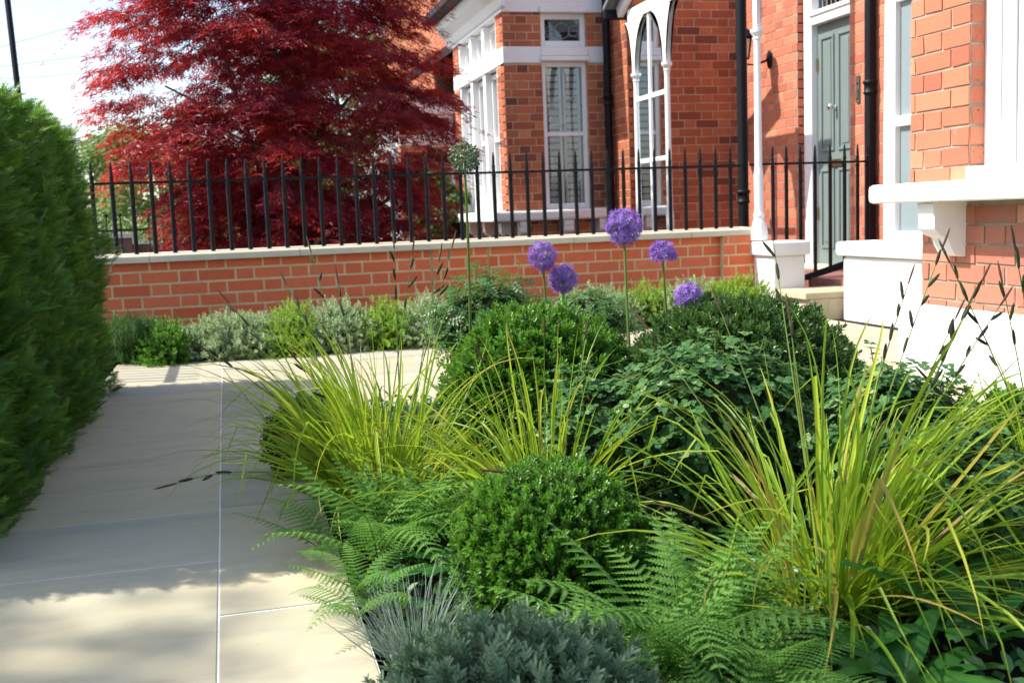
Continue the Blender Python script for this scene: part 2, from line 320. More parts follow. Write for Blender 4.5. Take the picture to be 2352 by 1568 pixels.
# ------------------------------------------------------------------ houses
def windowed(parent,name,O,U,N,u0,u1,z0,z1,fw=.05,glassdepth=-.03,bars=(),hb=(),back=True,glassmat='glass',room=.35,fd=.04):
    """sash set: frame (own mesh) with pane sub-part and a dim room behind"""
    O,U,N=[np.asarray(q,float) for q in(O,U,N)]
    mb=MB();a=(O,U,N,Z_)
    mb.obox(*a,u0,u0+fw,-fd,0,z0,z1);mb.obox(*a,u1-fw,u1,-fd,0,z0,z1)
    mb.obox(*a,u0+fw,u1-fw,-fd,-.002,z0,z0+fw*1.3);mb.obox(*a,u0+fw,u1-fw,-fd,-.002,z1-fw,z1)
    for b in bars: mb.obox(*a,b-.012,b+.012,-fd+.002,-.006,z0+fw,z1-fw)
    for h in hb: mb.obox(*a,u0+fw,u1-fw,-fd+.004,-.004,h-.02,h+.02)
    f=mb.build(name,M['white'],parent,bevel=.004)
    g=MB();g.add([O+U*u0+N*glassdepth+Z_*z0,O+U*u1+N*glassdepth+Z_*z0,O+U*u1+N*glassdepth+Z_*z1,O+U*u0+N*glassdepth+Z_*z1],[(0,1,2,3)])
    g.build('pane',M[glassmat],f)
    return f
def roombox(parent,x0,x1,y0,y1,z0,z1):
    mb=MB();mb.box(x0,x1,y0,y1,z0,z1);return mb.build('room_interior',M['room'],parent)
def corbel(parent,c,N,U,h=.2,w=.1,d=.13):
    c,N,U=[np.asarray(q,float) for q in(c,N,U)]
    pr=[(0,0),(d,0),(d,-.045),(d*.97,-.052),(d*.97,-.10),(d*.8,-.125),(d*.55,-.14),(d*.5,-.165),(d*.35,-h+.01),(0,-h)]
    mb=MB();mb.prism([c+N*a+Z_*b-U*w/2 for a,b in pr],U*w);return mb.build('corbel',M['whitestone'],parent,bevel=.005)
def build_bay(h,oy,oz):
    """square bay: side face looks to -Y, front face to -X"""
    y0=10.08+oy;XF=2.63;XM=3.66;YE=y0+2.25
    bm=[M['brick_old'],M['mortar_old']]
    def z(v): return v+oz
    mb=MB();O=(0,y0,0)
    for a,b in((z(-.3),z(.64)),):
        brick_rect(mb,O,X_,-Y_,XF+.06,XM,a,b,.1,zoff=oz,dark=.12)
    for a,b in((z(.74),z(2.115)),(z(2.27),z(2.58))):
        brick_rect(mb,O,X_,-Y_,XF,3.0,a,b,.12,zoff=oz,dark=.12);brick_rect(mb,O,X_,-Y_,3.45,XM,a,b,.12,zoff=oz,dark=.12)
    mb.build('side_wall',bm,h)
    mb=MB();O=(XF,0,0)
    brick_rect(mb,(XF+.06,0,0),Y_,-X_,y0+.002,YE,z(-.3),z(.64),.1,zoff=oz,dark=.05)
    for a,b in((z(.74),z(2.115)),(z(2.27),z(2.58))):
        for p,q in((y0+.002,y0+.26),(YE-.26,YE)):
            brick_rect(mb,O,Y_,-X_,p,q,a,b,.12,zoff=oz,dark=.05)
        # reveal of the far pier, facing us
        brick_rect(mb,(0,YE-.26,0),X_,-Y_,XF+.001,XF+.12,a,b,.1,zoff=oz,dark=.05)
    mb.build('front_wall',bm,h)
    # white bands, fascia, sill
    mb=MB()
    for a,b,p in((2.117,2.268,.008),(2.582,2.86,.01)):
        mb.box(XF-p,3.0,y0-p,y0+.12,z(a),z(b));mb.box(3.45,XM,y0-p,y0+.12,z(a),z(b));mb.box(XF-p,XF+.12,y0+.121,YE,z(a),z(b))
    mb.box(3.0,3.45,y0-.006,y0+.12,z(2.60),z(2.862))
    mb.build('painted_band',M['white'],h,bevel=.004)
    for q in((2.985,3.465,y0-.04,y0+.06,z(2.575),z(2.63)),(2.98,3.47,y0-.045,y0+.06,z(2.13),z(2.175)),(2.99,3.46,y0-.03,y0+.06,z(2.177),z(2.255))):
        mb=MB();mb.box(*q);mb.build('window_hood',M['white'],h,bevel=.012)
    mb=MB();mb.box(XF-.17,XM,y0-.15,y0+.05,z(.642),z(.738));mb.box(XF-.17,XF+.1,y0+.051,YE+.1,z(.642),z(.738));mb.build('sill',M['whitestone'],h,bevel=.02)
    for x in(XF+.12,XF+.55,XM-.12): corbel(h,(x,y0,z(.64)),-Y_,X_)
    for y in(y0+.12,y0+.8,y0+1.5,YE-.12): corbel(h,(XF+.06,y,z(.64)),-X_,Y_)
    # cornice on the front
    mb=MB();pr=[(XF,2.60),(XF-.03,2.62),(XF-.06,2.70),(XF-.14,2.77),(XF-.17,2.86),(XF+.0,2.86)]
    mb.prism([(a,y0-.14,z(b)) for a,b in pr],(0,YE-y0+.28,0));mb.build('cornice',M['white'],h)
    mb=MB();mb.box(XF-.30,XF-.16,y0-.20,YE+.22,z(2.865),z(2.955));mb.build('gutter',M['black'],h,bevel=.02)
    mb=MB();mb.prism([(XF-.22,y0-.2,z(2.93)),(XM,y0-.2,z(3.75)),(XM,y0-.2,z(3.6)),(XF-.15,y0-.2,z(2.86))],(0,YE-y0+.4,0));mb.build('roof',M['slate'],h)
    # side windows
    f=windowed(h,'window',(0,y0+.035,0),X_,-Y_,3.0,3.45,z(.74),z(2.13),.045,-.03,hb=(z(1.455),))
    f=windowed(h,'leaded_window',(0,y0+.035,0),X_,-Y_,3.0,3.45,z(2.262),z(2.575),.05,-.03)
    mb=MB();pl=y0+.058
    for k in range(18):
        a0=k*2*np.pi/18;a1=(k+1)*2*np.pi/18
        for r,cx in((.07,3.225),(.045,3.11),(.045,3.34)):
            mb.tube([(cx+r*1.1*math.cos(a0),pl,z(2.42)+r*math.sin(a0)),(cx+r*1.1*math.cos(a1),pl,z(2.42)+r*math.sin(a1))],.0035,4)
    for p,q in(((3.05,2.42),(3.155,2.42)),((3.295,2.42),(3.40,2.42)),((3.225,2.31),(3.225,2.35)),((3.225,2.49),(3.225,2.53)),((3.05,2.36),(3.17,2.38)),((3.28,2.38),(3.40,2.36))):
        mb.tube([(p[0],pl,z(p[1])),(q[0],pl,z(q[1]))],.003,4)
    mb.build('leading',M['lead'],f)
    # louvred shutters inside
    mb=MB();ys=y0+.10
    for a,b in((3.05,3.215),(3.235,3.40)):
        mb.box(a,a+.022,ys,ys+.02,z(.8),z(2.1));mb.box(b-.022,b,ys,ys+.02,z(.8),z(2.1))
        for k in range(20):
            zz=.83+k*.064
            mb.obox((0,ys+.01,z(zz)),X_,unit((0,.6,-.8)),unit((0,.8,.6)),a+.022,b-.022,-.024,.024,-.003,.003)
    mb.build('shutter',M['shutter'],h)
    # front windows, three lights between white mullions
    e=np.linspace(y0+.26,YE-.26,4)
    for i in range(3):
        windowed(h,'window',(XF+.07,0,0),Y_,-X_,e[i]+.03,e[i+1]-.03,z(.74),z(2.10),.05,-.03,hb=(z(1.455),))
        windowed(h,'leaded_window',(XF+.07,0,0),Y_,-X_,e[i]+.03,e[i+1]-.03,z(2.27),z(2.575),.05,-.03)
    for i in(0,1,2,3):
        mb=MB()
        for a,b in((.74,2.115),(2.268,2.58)): mb.box(XF+.005,XF+.16,max(e[i]-.05,y0+.262),min(e[i]+.05,YE-.262),z(a),z(b))
        mb.build('mullion',M['white'],h,bevel=.008)
    mb=MB();mb.box(XF+.30,XF+.32,y0+.35,YE-.3,z(.5),z(2.6));mb.box(XF+.32,XM,y0+.5,y0+.52,z(.5),z(2.6));mb.box(XF+.12,XM,y0+.13,YE,z(2.59),z(2.6));mb.build('room_interior',M['room'],h)
hb=empty('brick_house',(3.6,9.9,0),'red brick house with white banded square bay window beyond the low wall','house')
build_bay(hb,0,0)
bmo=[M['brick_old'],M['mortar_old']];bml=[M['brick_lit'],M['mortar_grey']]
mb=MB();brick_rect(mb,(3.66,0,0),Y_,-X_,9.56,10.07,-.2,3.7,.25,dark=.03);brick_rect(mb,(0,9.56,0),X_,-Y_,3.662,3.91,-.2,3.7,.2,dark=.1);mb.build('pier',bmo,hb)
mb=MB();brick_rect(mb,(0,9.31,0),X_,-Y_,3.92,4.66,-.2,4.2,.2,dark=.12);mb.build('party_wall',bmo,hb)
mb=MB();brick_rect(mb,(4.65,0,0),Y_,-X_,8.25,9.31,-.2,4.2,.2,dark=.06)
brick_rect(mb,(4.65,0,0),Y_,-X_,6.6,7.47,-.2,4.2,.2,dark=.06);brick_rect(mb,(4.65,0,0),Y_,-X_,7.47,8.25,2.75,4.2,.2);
brick_rect(mb,(0,8.25,0),X_,-Y_,4.652,4.80,-.1,2.75,.1,dark=.7);mb.build('porch_wall',bml,hb)  # far door reveal: its shade is put into the colour with mostly dark bricks
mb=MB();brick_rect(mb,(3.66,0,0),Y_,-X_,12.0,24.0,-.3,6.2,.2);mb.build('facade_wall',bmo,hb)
# door set
mb=MB();mb.box(4.70,4.80,8.12,8.245,.18,2.75);mb.box(4.70,4.80,7.475,7.54,.18,2.75);mb.box(4.69,4.80,7.54,8.12,2.13,2.24);mb.box(4.675,4.80,7.53,8.13,2.20,2.235);mb.box(4.70,4.80,7.54,8.12,2.62,2.75);mb.build('door_frame',M['white'],hb,bevel=.006)
g=MB();g.box(4.77,4.775,7.54,8.12,2.24,2.62);fl=g.build('fanlight',M['glass'],hb)
g=MB()
for k in range(1,9): g.box(4.764,4.769,7.54+k*.064-.003,7.54+k*.064+.003,2.24,2.62)
for k in range(1,4): g.box(4.763,4.768,7.54,8.12,2.24+k*.1-.003,2.24+k*.1+.003)
g.box(4.9,4.92,7.4,8.3,2.1,2.8,0);g.build('leading',M['lead'],fl)
mb=MB();mb.box(4.755,4.80,7.545,8.115,.21,2.128)
for a,b in((7.60,7.80),(7.86,8.06)):
    for c,d in((.34,.98),(1.12,2.03)):
        mb.box(4.742,4.756,a,b,c,c+.022);mb.box(4.742,4.756,a,b,d-.022,d);mb.box(4.742,4.756,a,a+.022,c+.022,d-.022);mb.box(4.742,4.756,b-.022,b,c+.022,d-.022);mb.box(4.749,4.7561,a+.05,b-.05,c+.05,d-.05)
dr=mb.build('door',M['door'],hb,bevel=.005)
mb=MB();prof=[(.022,0),(.024,.004),(.010,.008),(.009,.028),(.022,.036),(.028,.05),(.022,.064),(.006,.07),(0,.0701)]
mb.lathe((0,0,0),prof,16)
k=mb.build('door_knob',M['chrome'],dr,smooth=True);k.rotation_euler=(0,math.radians(-90),0);k.location=(4.742,7.83,1.46);k.matrix_parent_inverse.identity()
mb=MB();mb.box(4.738,4.7415,7.74,7.92,.99,1.05);mb.build('letter_plate',M['brass'],dr,bevel=.003)
for zc in(1.82,.62): mb=MB();mb.box(4.744,4.753,8.098,8.114,zc-.05,zc+.05);mb.build('hinge',M['brass'],dr)
mb=MB();mb.box(4.55,4.80,7.47,8.25,.12,.21);mb.build('threshold',M['coping'],hb,bevel=.006)
mb=MB();mb.box(4.636,4.6455,7.325,7.375,1.44,1.64);mb.box(4.628,4.6355,7.335,7.365,1.47,1.54);mb.lathe((4.637,7.35,1.585),[(0,-.012),(.010,-.008),(.012,0),(.010,.008),(0,.012)],10);mb.build('bell_plate',M['bark'],hb,bevel=.002)
mb=MB();mb.lathe((4.63,7.36,1.03),[(0,-.018),(.016,-.01),(.018,0),(.016,.01),(0,.018)],12);mb.build('bell_push',M['brass'],hb)
# colonnade: posts, glazed arched screen, gabled hood
def post(y,top=1.88,cap=1.88,x=3.6,r=.030,z0=.47,name='porch_column'):
    mb=MB();mb.lathe((x,y,0),[(.062,z0),(.062,z0+.02),(.058,z0+.06),(.045,z0+.12),(.034,z0+.15),(.040,z0+.17),(.030,z0+.2),(.033,z0+.45),(.026,z0+.5),(.024,z0+.9),(.022,cap-.09),(.024,cap-.05),(.030,cap-.045),(.026,cap-.03),(.045,cap),(.045,cap+.02),(.030,cap+.022)],14)
    return mb
def flare(mb,y,s,x=3.6,z0=1.9,zt=2.45,reach=.33,t=.045):
    """curved bracket from a capital up into the arch, s=+1/-1 along Y"""
    n=10;pr=[]
    for i in range(n+1):
        q=i/n*math.pi/2;pr.append((y+s*(.028+(reach-.028)*(1-math.cos(q))),z0+(zt-z0)*math.sin(q)))
    poly=[(y,z0)]+pr+[(y,zt)]
    mb.prism([(x-t/2,a,b) for a,b in poly],(t,0,0))
mb=post(6.93);flare(mb,6.93,1,reach=.12,zt=2.45,t=.03);flare(mb,6.93,-1,reach=.12,zt=2.45,t=.03);mb.box(3.582,3.618,6.91,6.95,1.9,2.6);mb.build('porch_column',M['white'],hb)
mb=post(8.50,z0=.2);flare(mb,8.50,1,reach=.30,zt=2.36);flare(mb,8.50,-1,reach=.34,zt=2.5);mb.box(3.576,3.624,8.475,8.525,1.9,2.5);mb.build('porch_column',M['white'],hb)
mb=post(9.20,z0=.2,r=.02);flare(mb,9.20,-1,reach=.30,zt=2.36,t=.044);flare(mb,9.20,1,reach=.2,zt=2.36,t=.044);mb.box(3.577,3.623,9.177,9.223,1.9,2.36);mb.build('porch_column',M['white'],hb)
mb=MB();mb.box(3.588,3.612,8.85,8.885,.2,2.37)
for zz in(.42,1.13,1.67): mb.box(3.588,3.612,8.53,8.849,zz-.02,zz+.02);mb.box(3.588,3.612,8.886,9.17,zz-.02,zz+.02)
sc_=mb.build('porch_screen',M['white'],hb,bevel=.003)
g=MB();g.add([(3.6,8.53,.3),(3.6,9.18,.3),(3.6,9.18,2.36),(3.6,8.53,2.36)],[(0,1,2,3)]);g.build('pane',M['glass'],sc_)
mb=MB();mb.box(3.573,3.627,8.2,9.3,2.362,2.46);mb.build('porch_beam',M['white'],hb)
def rake(y0,z0,y1,z1,xa,xb,t,name,mt):
    d=unit((0,y1-y0,z1-z0));nn=np.array([0,-d[2],d[1]])*(1 if d[1]>0 else -1)
    mb=MB();mb.prism([(xa,y0,z0),(xa,y1,z1),tuple(np.array([xa,y1,z1])+nn*t),tuple(np.array([xa,y0,z0])+nn*t)],(xb-xa,0,0));return mb.build(name,mt,hb)
rake(9.42,2.42,8.85,2.713,3.53,3.58,.13,'barge_board',M['white'])
rake(9.50,2.49,8.80,2.85,3.42,3.66,.035,'porch_roof',M['slate'])
mb=MB();mb.box(3.43,3.80,9.48,9.56,2.42,2.50);mb.build('gutter',M['black'],hb,bevel=.01)
# white plinth block at the wall end, steps, porch floor
mb=MB();mb.box(3.565,3.80,6.66,7.02,-.1,.365);mb.box(3.54,3.83,6.63,7.05,.366,.462);mb.build('plinth_block',M['whitestone'],hb,bevel=.012)
mb=MB();mb.box(3.58,4.02,6.22,7.0,-.1,.10,0,.9);mb.box(3.55,4.02,6.22,6.655,.101,.145,0,.95);mb.build('step',M['slab'],hb,bevel=.006)
mb=MB();mb.box(4.021,4.64,6.22,9.3,-.1,.185);mb.box(3.66,4.64,7.2,9.3,-.1,.183);mb.build('porch_floor',M['tiles'],hb)
# pipes
def pipe(parent,x,y,z0,z1,r=.035,joints=()):
    mb=MB();mb.tube([(x,y,z0),(x,y,z1)],r,14)
    for j in joints: mb.lathe((x,y,j),[(r,-.05),(r+.010,-.048),(r+.010,-.035),(r+.004,-.03),(r+.004,.02),(r+.012,.025),(r+.012,.045),(r,.05)],14)
    return mb.build('drainpipe',M['black'],parent,smooth=True)
pipe(hb,3.60,9.93,-.1,4.0,.036,(1.75,))
pipe(hb,3.83,7.62,-.1,4.0,.040,(.78,))
pipe(hb,4.60,7.13,.2,4.0,.038,(1.53,))
# next house beyond
h3=empty('brick_house',(3.6,16,-.3),'farther brick house with white bay glimpsed between maple and nearer bay','house')
build_bay(h3,6.3,-.33)
# ------------------------------------------------------------------ near house: bay end on the right
hn=empty('brick_house',(2.9,3.6,0),'nearest red brick bay on the right edge above a white painted plinth','house')
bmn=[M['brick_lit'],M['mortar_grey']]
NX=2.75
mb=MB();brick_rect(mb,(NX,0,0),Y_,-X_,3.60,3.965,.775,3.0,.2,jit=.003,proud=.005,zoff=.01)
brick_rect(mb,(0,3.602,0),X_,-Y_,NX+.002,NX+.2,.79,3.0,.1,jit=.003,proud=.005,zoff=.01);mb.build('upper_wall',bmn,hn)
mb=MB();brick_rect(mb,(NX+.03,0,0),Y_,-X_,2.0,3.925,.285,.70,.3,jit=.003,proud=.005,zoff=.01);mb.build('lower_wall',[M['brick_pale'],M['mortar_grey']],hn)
mb=MB();mb.box(NX-.02,NX+.3,2.0,4.03,-.1,.284);mb.build('plinth',M['whitestone'],hn,bevel=.015)
mb=MB();mb.box(NX-.17,NX+.25,2.0,4.02,.702,.778);mb.build('sill',M['whitestone'],hn,bevel=.018)
corbel(hn,(NX+.03,3.70,.70),-X_,Y_,h=.215,w=.10,d=.15);corbel(hn,(NX+.03,2.7,.70),-X_,Y_,h=.215,w=.10,d=.15)
# window: sill board, box frame and sashes
mb=MB();mb.box(NX-.02,NX+.2,2.3,3.60,.779,.83);mb.build('window_sill',M['white'],hn,bevel=.008)
mb=MB();mb.box(NX+.06,NX+.16,3.47,3.60,.831,3.0);mb.box(NX+.045,NX+.06,3.50,3.53,.831,3.0);mb.box(NX+.06,NX+.16,2.35,2.45,.831,3.0);mb.box(NX+.06,NX+.16,2.88,2.96,.831,3.0);fw=mb.build('window',M['white'],hn,bevel=.006)
mb=MB();mb.box(NX+.10,NX+.14,3.40,3.468,.831,2.3);mb.box(NX+.10,NX+.14,2.962,3.02,.831,2.3);mb.box(NX+.10,NX+.14,3.02,3.40,.831,.93);mb.box(NX+.10,NX+.14,3.02,3.40,1.7,1.75);mb.build('sash',M['white'],fw,bevel=.005)
g=MB();g.add([(NX+.12,2.45,.84),(NX+.12,3.46,.84),(NX+.12,3.46,2.9),(NX+.12,2.45,2.9)],[(0,1,2,3)]);g.build('pane',M['glass'],fw)
mb=MB();mb.box(NX+.5,NX+.52,2,3.9,.3,3.0);mb.box(NX+.2,NX+.5,3.7,3.72,.8,3.0);mb.build('room_interior',M['room'],hn)
mb=MB();mb.box(NX+.2,5,3.90,3.94,-.1,3.2);mb.build('return_wall',M['brick_lit'],hn)
# dwarf wall with panelled screen
mb=MB();mb.box(3.80,4.02,4.05,6.20,-.1,.37);mb.box(3.765,4.06,4.0,6.235,.371,.462);mb.build('dwarf_wall',M['whitestone'],hn,bevel=.025)
mb=MB()
mb.prism([(3.82,5.78,.463),(3.82,5.78,1.0),(3.82,5.76,2.2),(3.82,5.665,2.2),(3.82,5.665,.60),(3.82,5.665,.55),(3.82,5.664,.463)][::-1],(.08,0,0))
mb.box(3.825,3.895,4.4,5.664,1.135,1.195);mb.box(3.825,3.895,4.4,5.664,.463,.53);mb.box(3.825,3.895,4.4,5.664,1.84,2.2);mb.build('screen_frame',M['white'],hn,bevel=.006)
mb=MB();mb.box(3.855,3.875,4.4,5.67,.5,1.9);mb.build('screen_panel',M['greypanel'],hn)
# lantern
ln=empty('wall_lantern',(4.64,8.70,1.95),'small black wall lantern on curved bracket fixed to brick beside grey green door','lantern')
mb=MB();mb.lathe((0,0,0),[(0,.0),(.028,.0),(.040,.006),(.036,.014),(.016,.022),(.010,.03),(0,.0301)],14);o=mb.build('backplate',M['black'],ln);o.matrix_parent_inverse.identity();o.rotation_euler=(0,math.radians(-90),0);o.location=(0,0,0);o.scale=(2.0,1,1)
mb=MB();mb.tube([(4.63,8.70,1.95),(4.55,8.70,1.92),(4.48,8.70,1.905),(4.42,8.70,1.91),(4.40,8.70,1.95)],[.012,.009,.007,.007,.009],8);mb.build('arm',M['black'],ln)
mb=MB();q=[(.04,1.955),(.065,2.13)]
for k in range(6):
    a=k*math.pi/3;b=a+math.pi/3
    mb.tube([(4.40+q[0][0]*math.cos(a),8.70+q[0][0]*math.sin(a),q[0][1]),(4.40+q[1][0]*math.cos(a),8.70+q[1][0]*math.sin(a),q[1][1])],.006,6)
mb.lathe((4.40,8.70,0),[(0,1.945),(.042,1.95),(.042,1.962)],6);mb.lathe((4.40,8.70,0),[(.068,2.125),(.085,2.135),(.05,2.19),(.02,2.21),(.008,2.24),(0,2.241)],6);lc=mb.build('lamp_cage',M['black'],ln)
g=MB();g.lathe((4.40,8.70,0),[(.037,1.963),(.060,2.124)],6);g.build('pane',M['glass'],lc)
# ------------------------------------------------------------------ leaf templates
def sprig(n,length,leaf,ls,spread=.9,top=True,droop=0.,stem=None,decus=False,pitch=1.0):
    """a twig along +Y with n leaves around it"""
    mb=MB();t=(np.arange(n)+.5)/n
    pos=np.stack([0*t,t*length,0*t],1)
    phi=np.arange(n)*2.399 if not decus else (np.arange(n)//2)*math.pi/2+(np.arange(n)%2)*math.pi
    a=spread*(1-.55*t)*pitch
    d=np.stack([np.sin(a)*np.cos(phi),np.cos(a),np.sin(a)*np.sin(phi)],1)
    nn=np.stack([-np.cos(a)*np.cos(phi),np.sin(a),-np.cos(a)*np.sin(phi)],1)
    scatter(mb,leaf,pos,d,nn,ls*rnd(n,.8,1.15)*(1-.25*t*t),rnd(n)*.5+t*.5,tw=.0)
    if stem: mb.add([(-stem,0,0),(stem,0,0),(stem*.5,length,0),(-stem*.5,length,0)],[(0,1,2,3)],0,.3)
    return tpl(mb)
BOXS=[sprig(8,1.0,oval(.52,.10),.62,1.0) for _ in range(3)]
HEBES=[sprig(16,1.0,oval(.32,.06,.3,.75),.52,1.15,decus=True) for _ in range(3)]
FINES=[sprig(14,1.0,oval(.14,.0),.42,.75) for _ in range(2)]
SILV=[sprig(12,1.0,oval(.42,.05),.42,1.1) for _ in range(2)]
def needle_spray():
    mb=MB()
    n=10;t=(np.arange(n)+.4)/n
    for s in(-1,1):
        pos=np.stack([0*t,t,.0*t-.25*t*t],1);a=math.radians(58)-t*.5
        d=np.stack([s*np.sin(a),np.cos(a),-.35*t+rng.uniform(-.1,.1,n)],1)
        scatter(mb,(np.array([(-.5,0,0),(.5,0,0),(.35,1,0),(-.35,1,0)])*[.20,1,1],np.array([(0,1,2,3)]),np.full(4,.5),np.zeros(4)),pos,d,np.tile([0,0,1.],(n,1)),.34*(1-.45*t),.35+.65*t,tw=0)
    mb.add([(-.02,0,0),(.02,0,0),(.01,.98,-.24),(-.01,.98,-.24)],[(0,1,2,3)],0,.3)
    return tpl(mb)
YEW=[needle_spray() for _ in range(2)]
def palm():
    mb=MB();lobes=[(-110,.6),(-58,.85),(0,1.),(58,.85),(110,.6)]
    for ang,l in lobes:
        a=math.radians(ang);d=np.array([math.sin(a),math.cos(a),0]);p=np.array([d[1],-d[0],0]);dr=-.22*l*l
        mb.add([(0,0,0),d*l*.42+p*.09*l+(0,0,-.02),d*l+(0,0,dr),d*l*.42-p*.09*l+(0,0,-.02)],[(0,1,2,3)],0,.5)
    return tpl(mb)
PALM=palm()
def trif(k=3):
    mb=MB()
    for j in range(k):
        a=j*2*math.pi/k+.3;c=np.array([math.sin(a),math.cos(a),0])*.48;n=8
        v=[c]+[c+np.array([math.cos(q),math.sin(q),0])*.44*(1-.12*math.cos(3*q))+(0,0,.06*math.cos(q*2)) for q in np.arange(n)*2*math.pi/n]
        mb.add(v,[(0,1+2*i,1+(2*i+1)%n,1+(2*i+2)%n) for i in range(n//2)],0,.3+.35*j)
    return tpl(mb)
TRIF=trif(3)
def pinnate():
    mb=MB();p=[];d=[]
    for i,y in enumerate((.15,.45,.75)):
        for s in(-1,1): p.append((0,y,0));d.append((s*.9,.5,rng.uniform(-.15,.15)))
    p.append((0,.95,0));d.append((0,1,-.1))
    scatter(mb,oval(.62,.06),np.array(p),np.array(d,float),np.tile([0,0,1.],(7,1)),.36,rnd(7),tw=0);return tpl(mb)
PINN=pinnate()
def lump(n,sc=.05,k=5):
    ph=[(rdir(1)[0]*rng.uniform(4,11),rng.uniform(0,6.28),rng.uniform(.4,1)) for _ in range(k)]
    return lambda q: sum(a*np.sin(q@w*1.+p) for w,p,a in ph)*sc/k*1.6
def mound(parent,c,rad,n,tps,size,mat,up=.35,rand=.35,layers=1.,bump_=.06,zmin=0.,name='foliage',core=True,corem='twig',vb=(.0,1.),power=1.,varf=None,corek=.86):
    c=np.asarray(c,float);rad=np.asarray(rad,float)
    mb=MB();lf=lump(0,bump_)
    d=rdir(int(n*2.2)); pos=c+d*rad
    keep=pos[:,2]>zmin;d=d[keep][:n];
    nrm=unit(d/rad)
    depth=1-rng.random(len(d))**2*.10*layers+lf(d*6)/max(rad)
    pos=c+d*rad*depth[:,None]
    dr=unit(nrm+np.array([0,0,up])+rng.normal(size=d.shape)*rand)
    var=np.clip(rnd(len(d),*vb)**power+lf(d*9)*2.0,0,1)
    for i,T in enumerate(tps):
        k=np.arange(len(d))%len(tps)==i
        scatter(mb,T,pos[k]-dr[k]*size*.5,dr[k],rdir(k.sum()),size*rnd(k.sum(),.75,1.3),var[k])
    o=mb.build(name,M[mat],parent)
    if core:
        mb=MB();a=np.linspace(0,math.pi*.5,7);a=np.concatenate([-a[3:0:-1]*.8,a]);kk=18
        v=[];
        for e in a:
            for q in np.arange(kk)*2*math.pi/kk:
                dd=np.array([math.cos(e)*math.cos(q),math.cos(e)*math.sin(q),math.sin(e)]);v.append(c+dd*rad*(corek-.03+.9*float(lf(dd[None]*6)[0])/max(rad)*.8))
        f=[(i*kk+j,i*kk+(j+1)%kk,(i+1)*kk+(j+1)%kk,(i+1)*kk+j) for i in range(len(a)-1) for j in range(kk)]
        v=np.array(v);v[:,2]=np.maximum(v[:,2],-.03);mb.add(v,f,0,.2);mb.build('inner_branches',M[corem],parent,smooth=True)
    return o
def base(c): return (float(c[0]),float(c[1]),0)
# ------------------------------------------------------------------ box balls
def boxball(px,py,z,r,n,label,mat='box',size=.026,rz=1.0,**k):
    c=at(px,py,z);c[2]=max(c[2],.05)
    e=empty('box_ball',base(c),label,'shrub','clipped box balls in the flower bed')
    mound(e,c,(r,r,r*rz),n,BOXS,size,mat,up=.55,rand=.42,bump_=.038,**k);return c
boxball(1240,910,3.05,.245,7500,'bright green clipped box ball in the middle below the violet flower heads',size=.027,rz=.94)
boxball(1705,935,2.95,.318,11000,'largest and darkest clipped box ball below the white porch',mat='boxdark',size=.026,rz=.88)
boxball(1262,1265,1.92,.156,8500,'small clipped box ball in front between ferns and silvery mound',size=.0165,rz=.92)
boxball(715,1012,3.15,.105,2400,'small clipped box ball half hidden behind the left clump of golden grass',mat='boxdark',size=.024)
boxball(2352,1040,2.5,.13,2800,'small clipped box ball cut off by the right edge of the picture',size=.024)
# ------------------------------------------------------------------ hebe foreground
e=empty('hebe',base(at(1150,1560,1.5)),'low grey green hebe mound with tiny pointed leaves at the front edge of the bed','shrub')
c=at(1185,1640,1.40);c[2]=.02;mound(e,c,(.185,.18,.155),3000,HEBES,.029,'hebe',up=.7,rand=.4,bump_=.05,layers=1.2)
# ------------------------------------------------------------------ small leafed shrubs
def leafy(name,label,cat,px,py,z,rad,n,T,size,mat,group=None,stems=10,stick=.25,zc=None,reach=1.12,**k):
    c=at(px,py,z)
    if zc is not None: c[2]=zc
    e=empty(name,base(c),label,cat,group)
    rad=np.asarray(rad,float)
    mb=MB();d=rdir(n*2);d=d[(c+d*rad)[:,2]>.01][:n];q=rng.random(len(d))**.42
    lf=lump(0,.22);q=q*(1+lf(d*5));pos=c+d*rad*q[:,None]
    # loose shoots beyond the outline, with a stalk to the middle
    sm=MB();root=np.array([c[0],c[1],-.02])
    P=[pos];
    for i in range(stems):
        dd=unit(rng.normal(size=3)+np.array([0,0,.9]));dd[2]=abs(dd[2]);tipp=c+dd*rad*rng.uniform(1.0,reach+.15)
        t=np.linspace(0,1,7)[:,None];mid=(root+tipp)/2+np.array([0,0,.05])
        cur=(1-t)**2*root+2*t*(1-t)*mid+t*t*tipp;sm.tube(cur,np.linspace(.003,.0012,7),5,0,rng.random())
        m=10;u=rng.uniform(.6,1.02,m)[:,None];P.append((1-u)**2*root+2*u*(1-u)*mid+u*u*tipp+rng.normal(size=(m,3))*.010)
    pos=np.vstack(P);N=len(pos)
    nn=unit(np.array([0,0,1.])+unit(pos-c)*.8+rng.normal(size=(N,3))*.45)
    scatter(mb,T,pos,unit(np.cross(nn,rdir(N))),nn,size*rnd(N,.6,1.3),rnd(N)**1.2)
    mb.build('foliage',M[mat],e);sm.build('stem',M['stemg'],e)
    if k.get('core',True):
        mb=MB();kk=14
        pr=[(math.cos(a)*.72,math.sin(a)*.72) for a in np.linspace(-.3,math.pi/2-.02,7)]
        v=np.array([[c[0]+r*rad[0]*math.cos(q)*rng.uniform(.9,1.05),c[1]+r*rad[1]*math.sin(q),max(-.03,c[2]+h*rad[2]*rng.uniform(.92,1.05))] for r,h in pr for q in np.arange(kk)*2*math.pi/kk])
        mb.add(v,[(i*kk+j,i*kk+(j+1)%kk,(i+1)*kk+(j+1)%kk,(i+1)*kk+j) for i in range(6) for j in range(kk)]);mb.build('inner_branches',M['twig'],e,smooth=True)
    return e
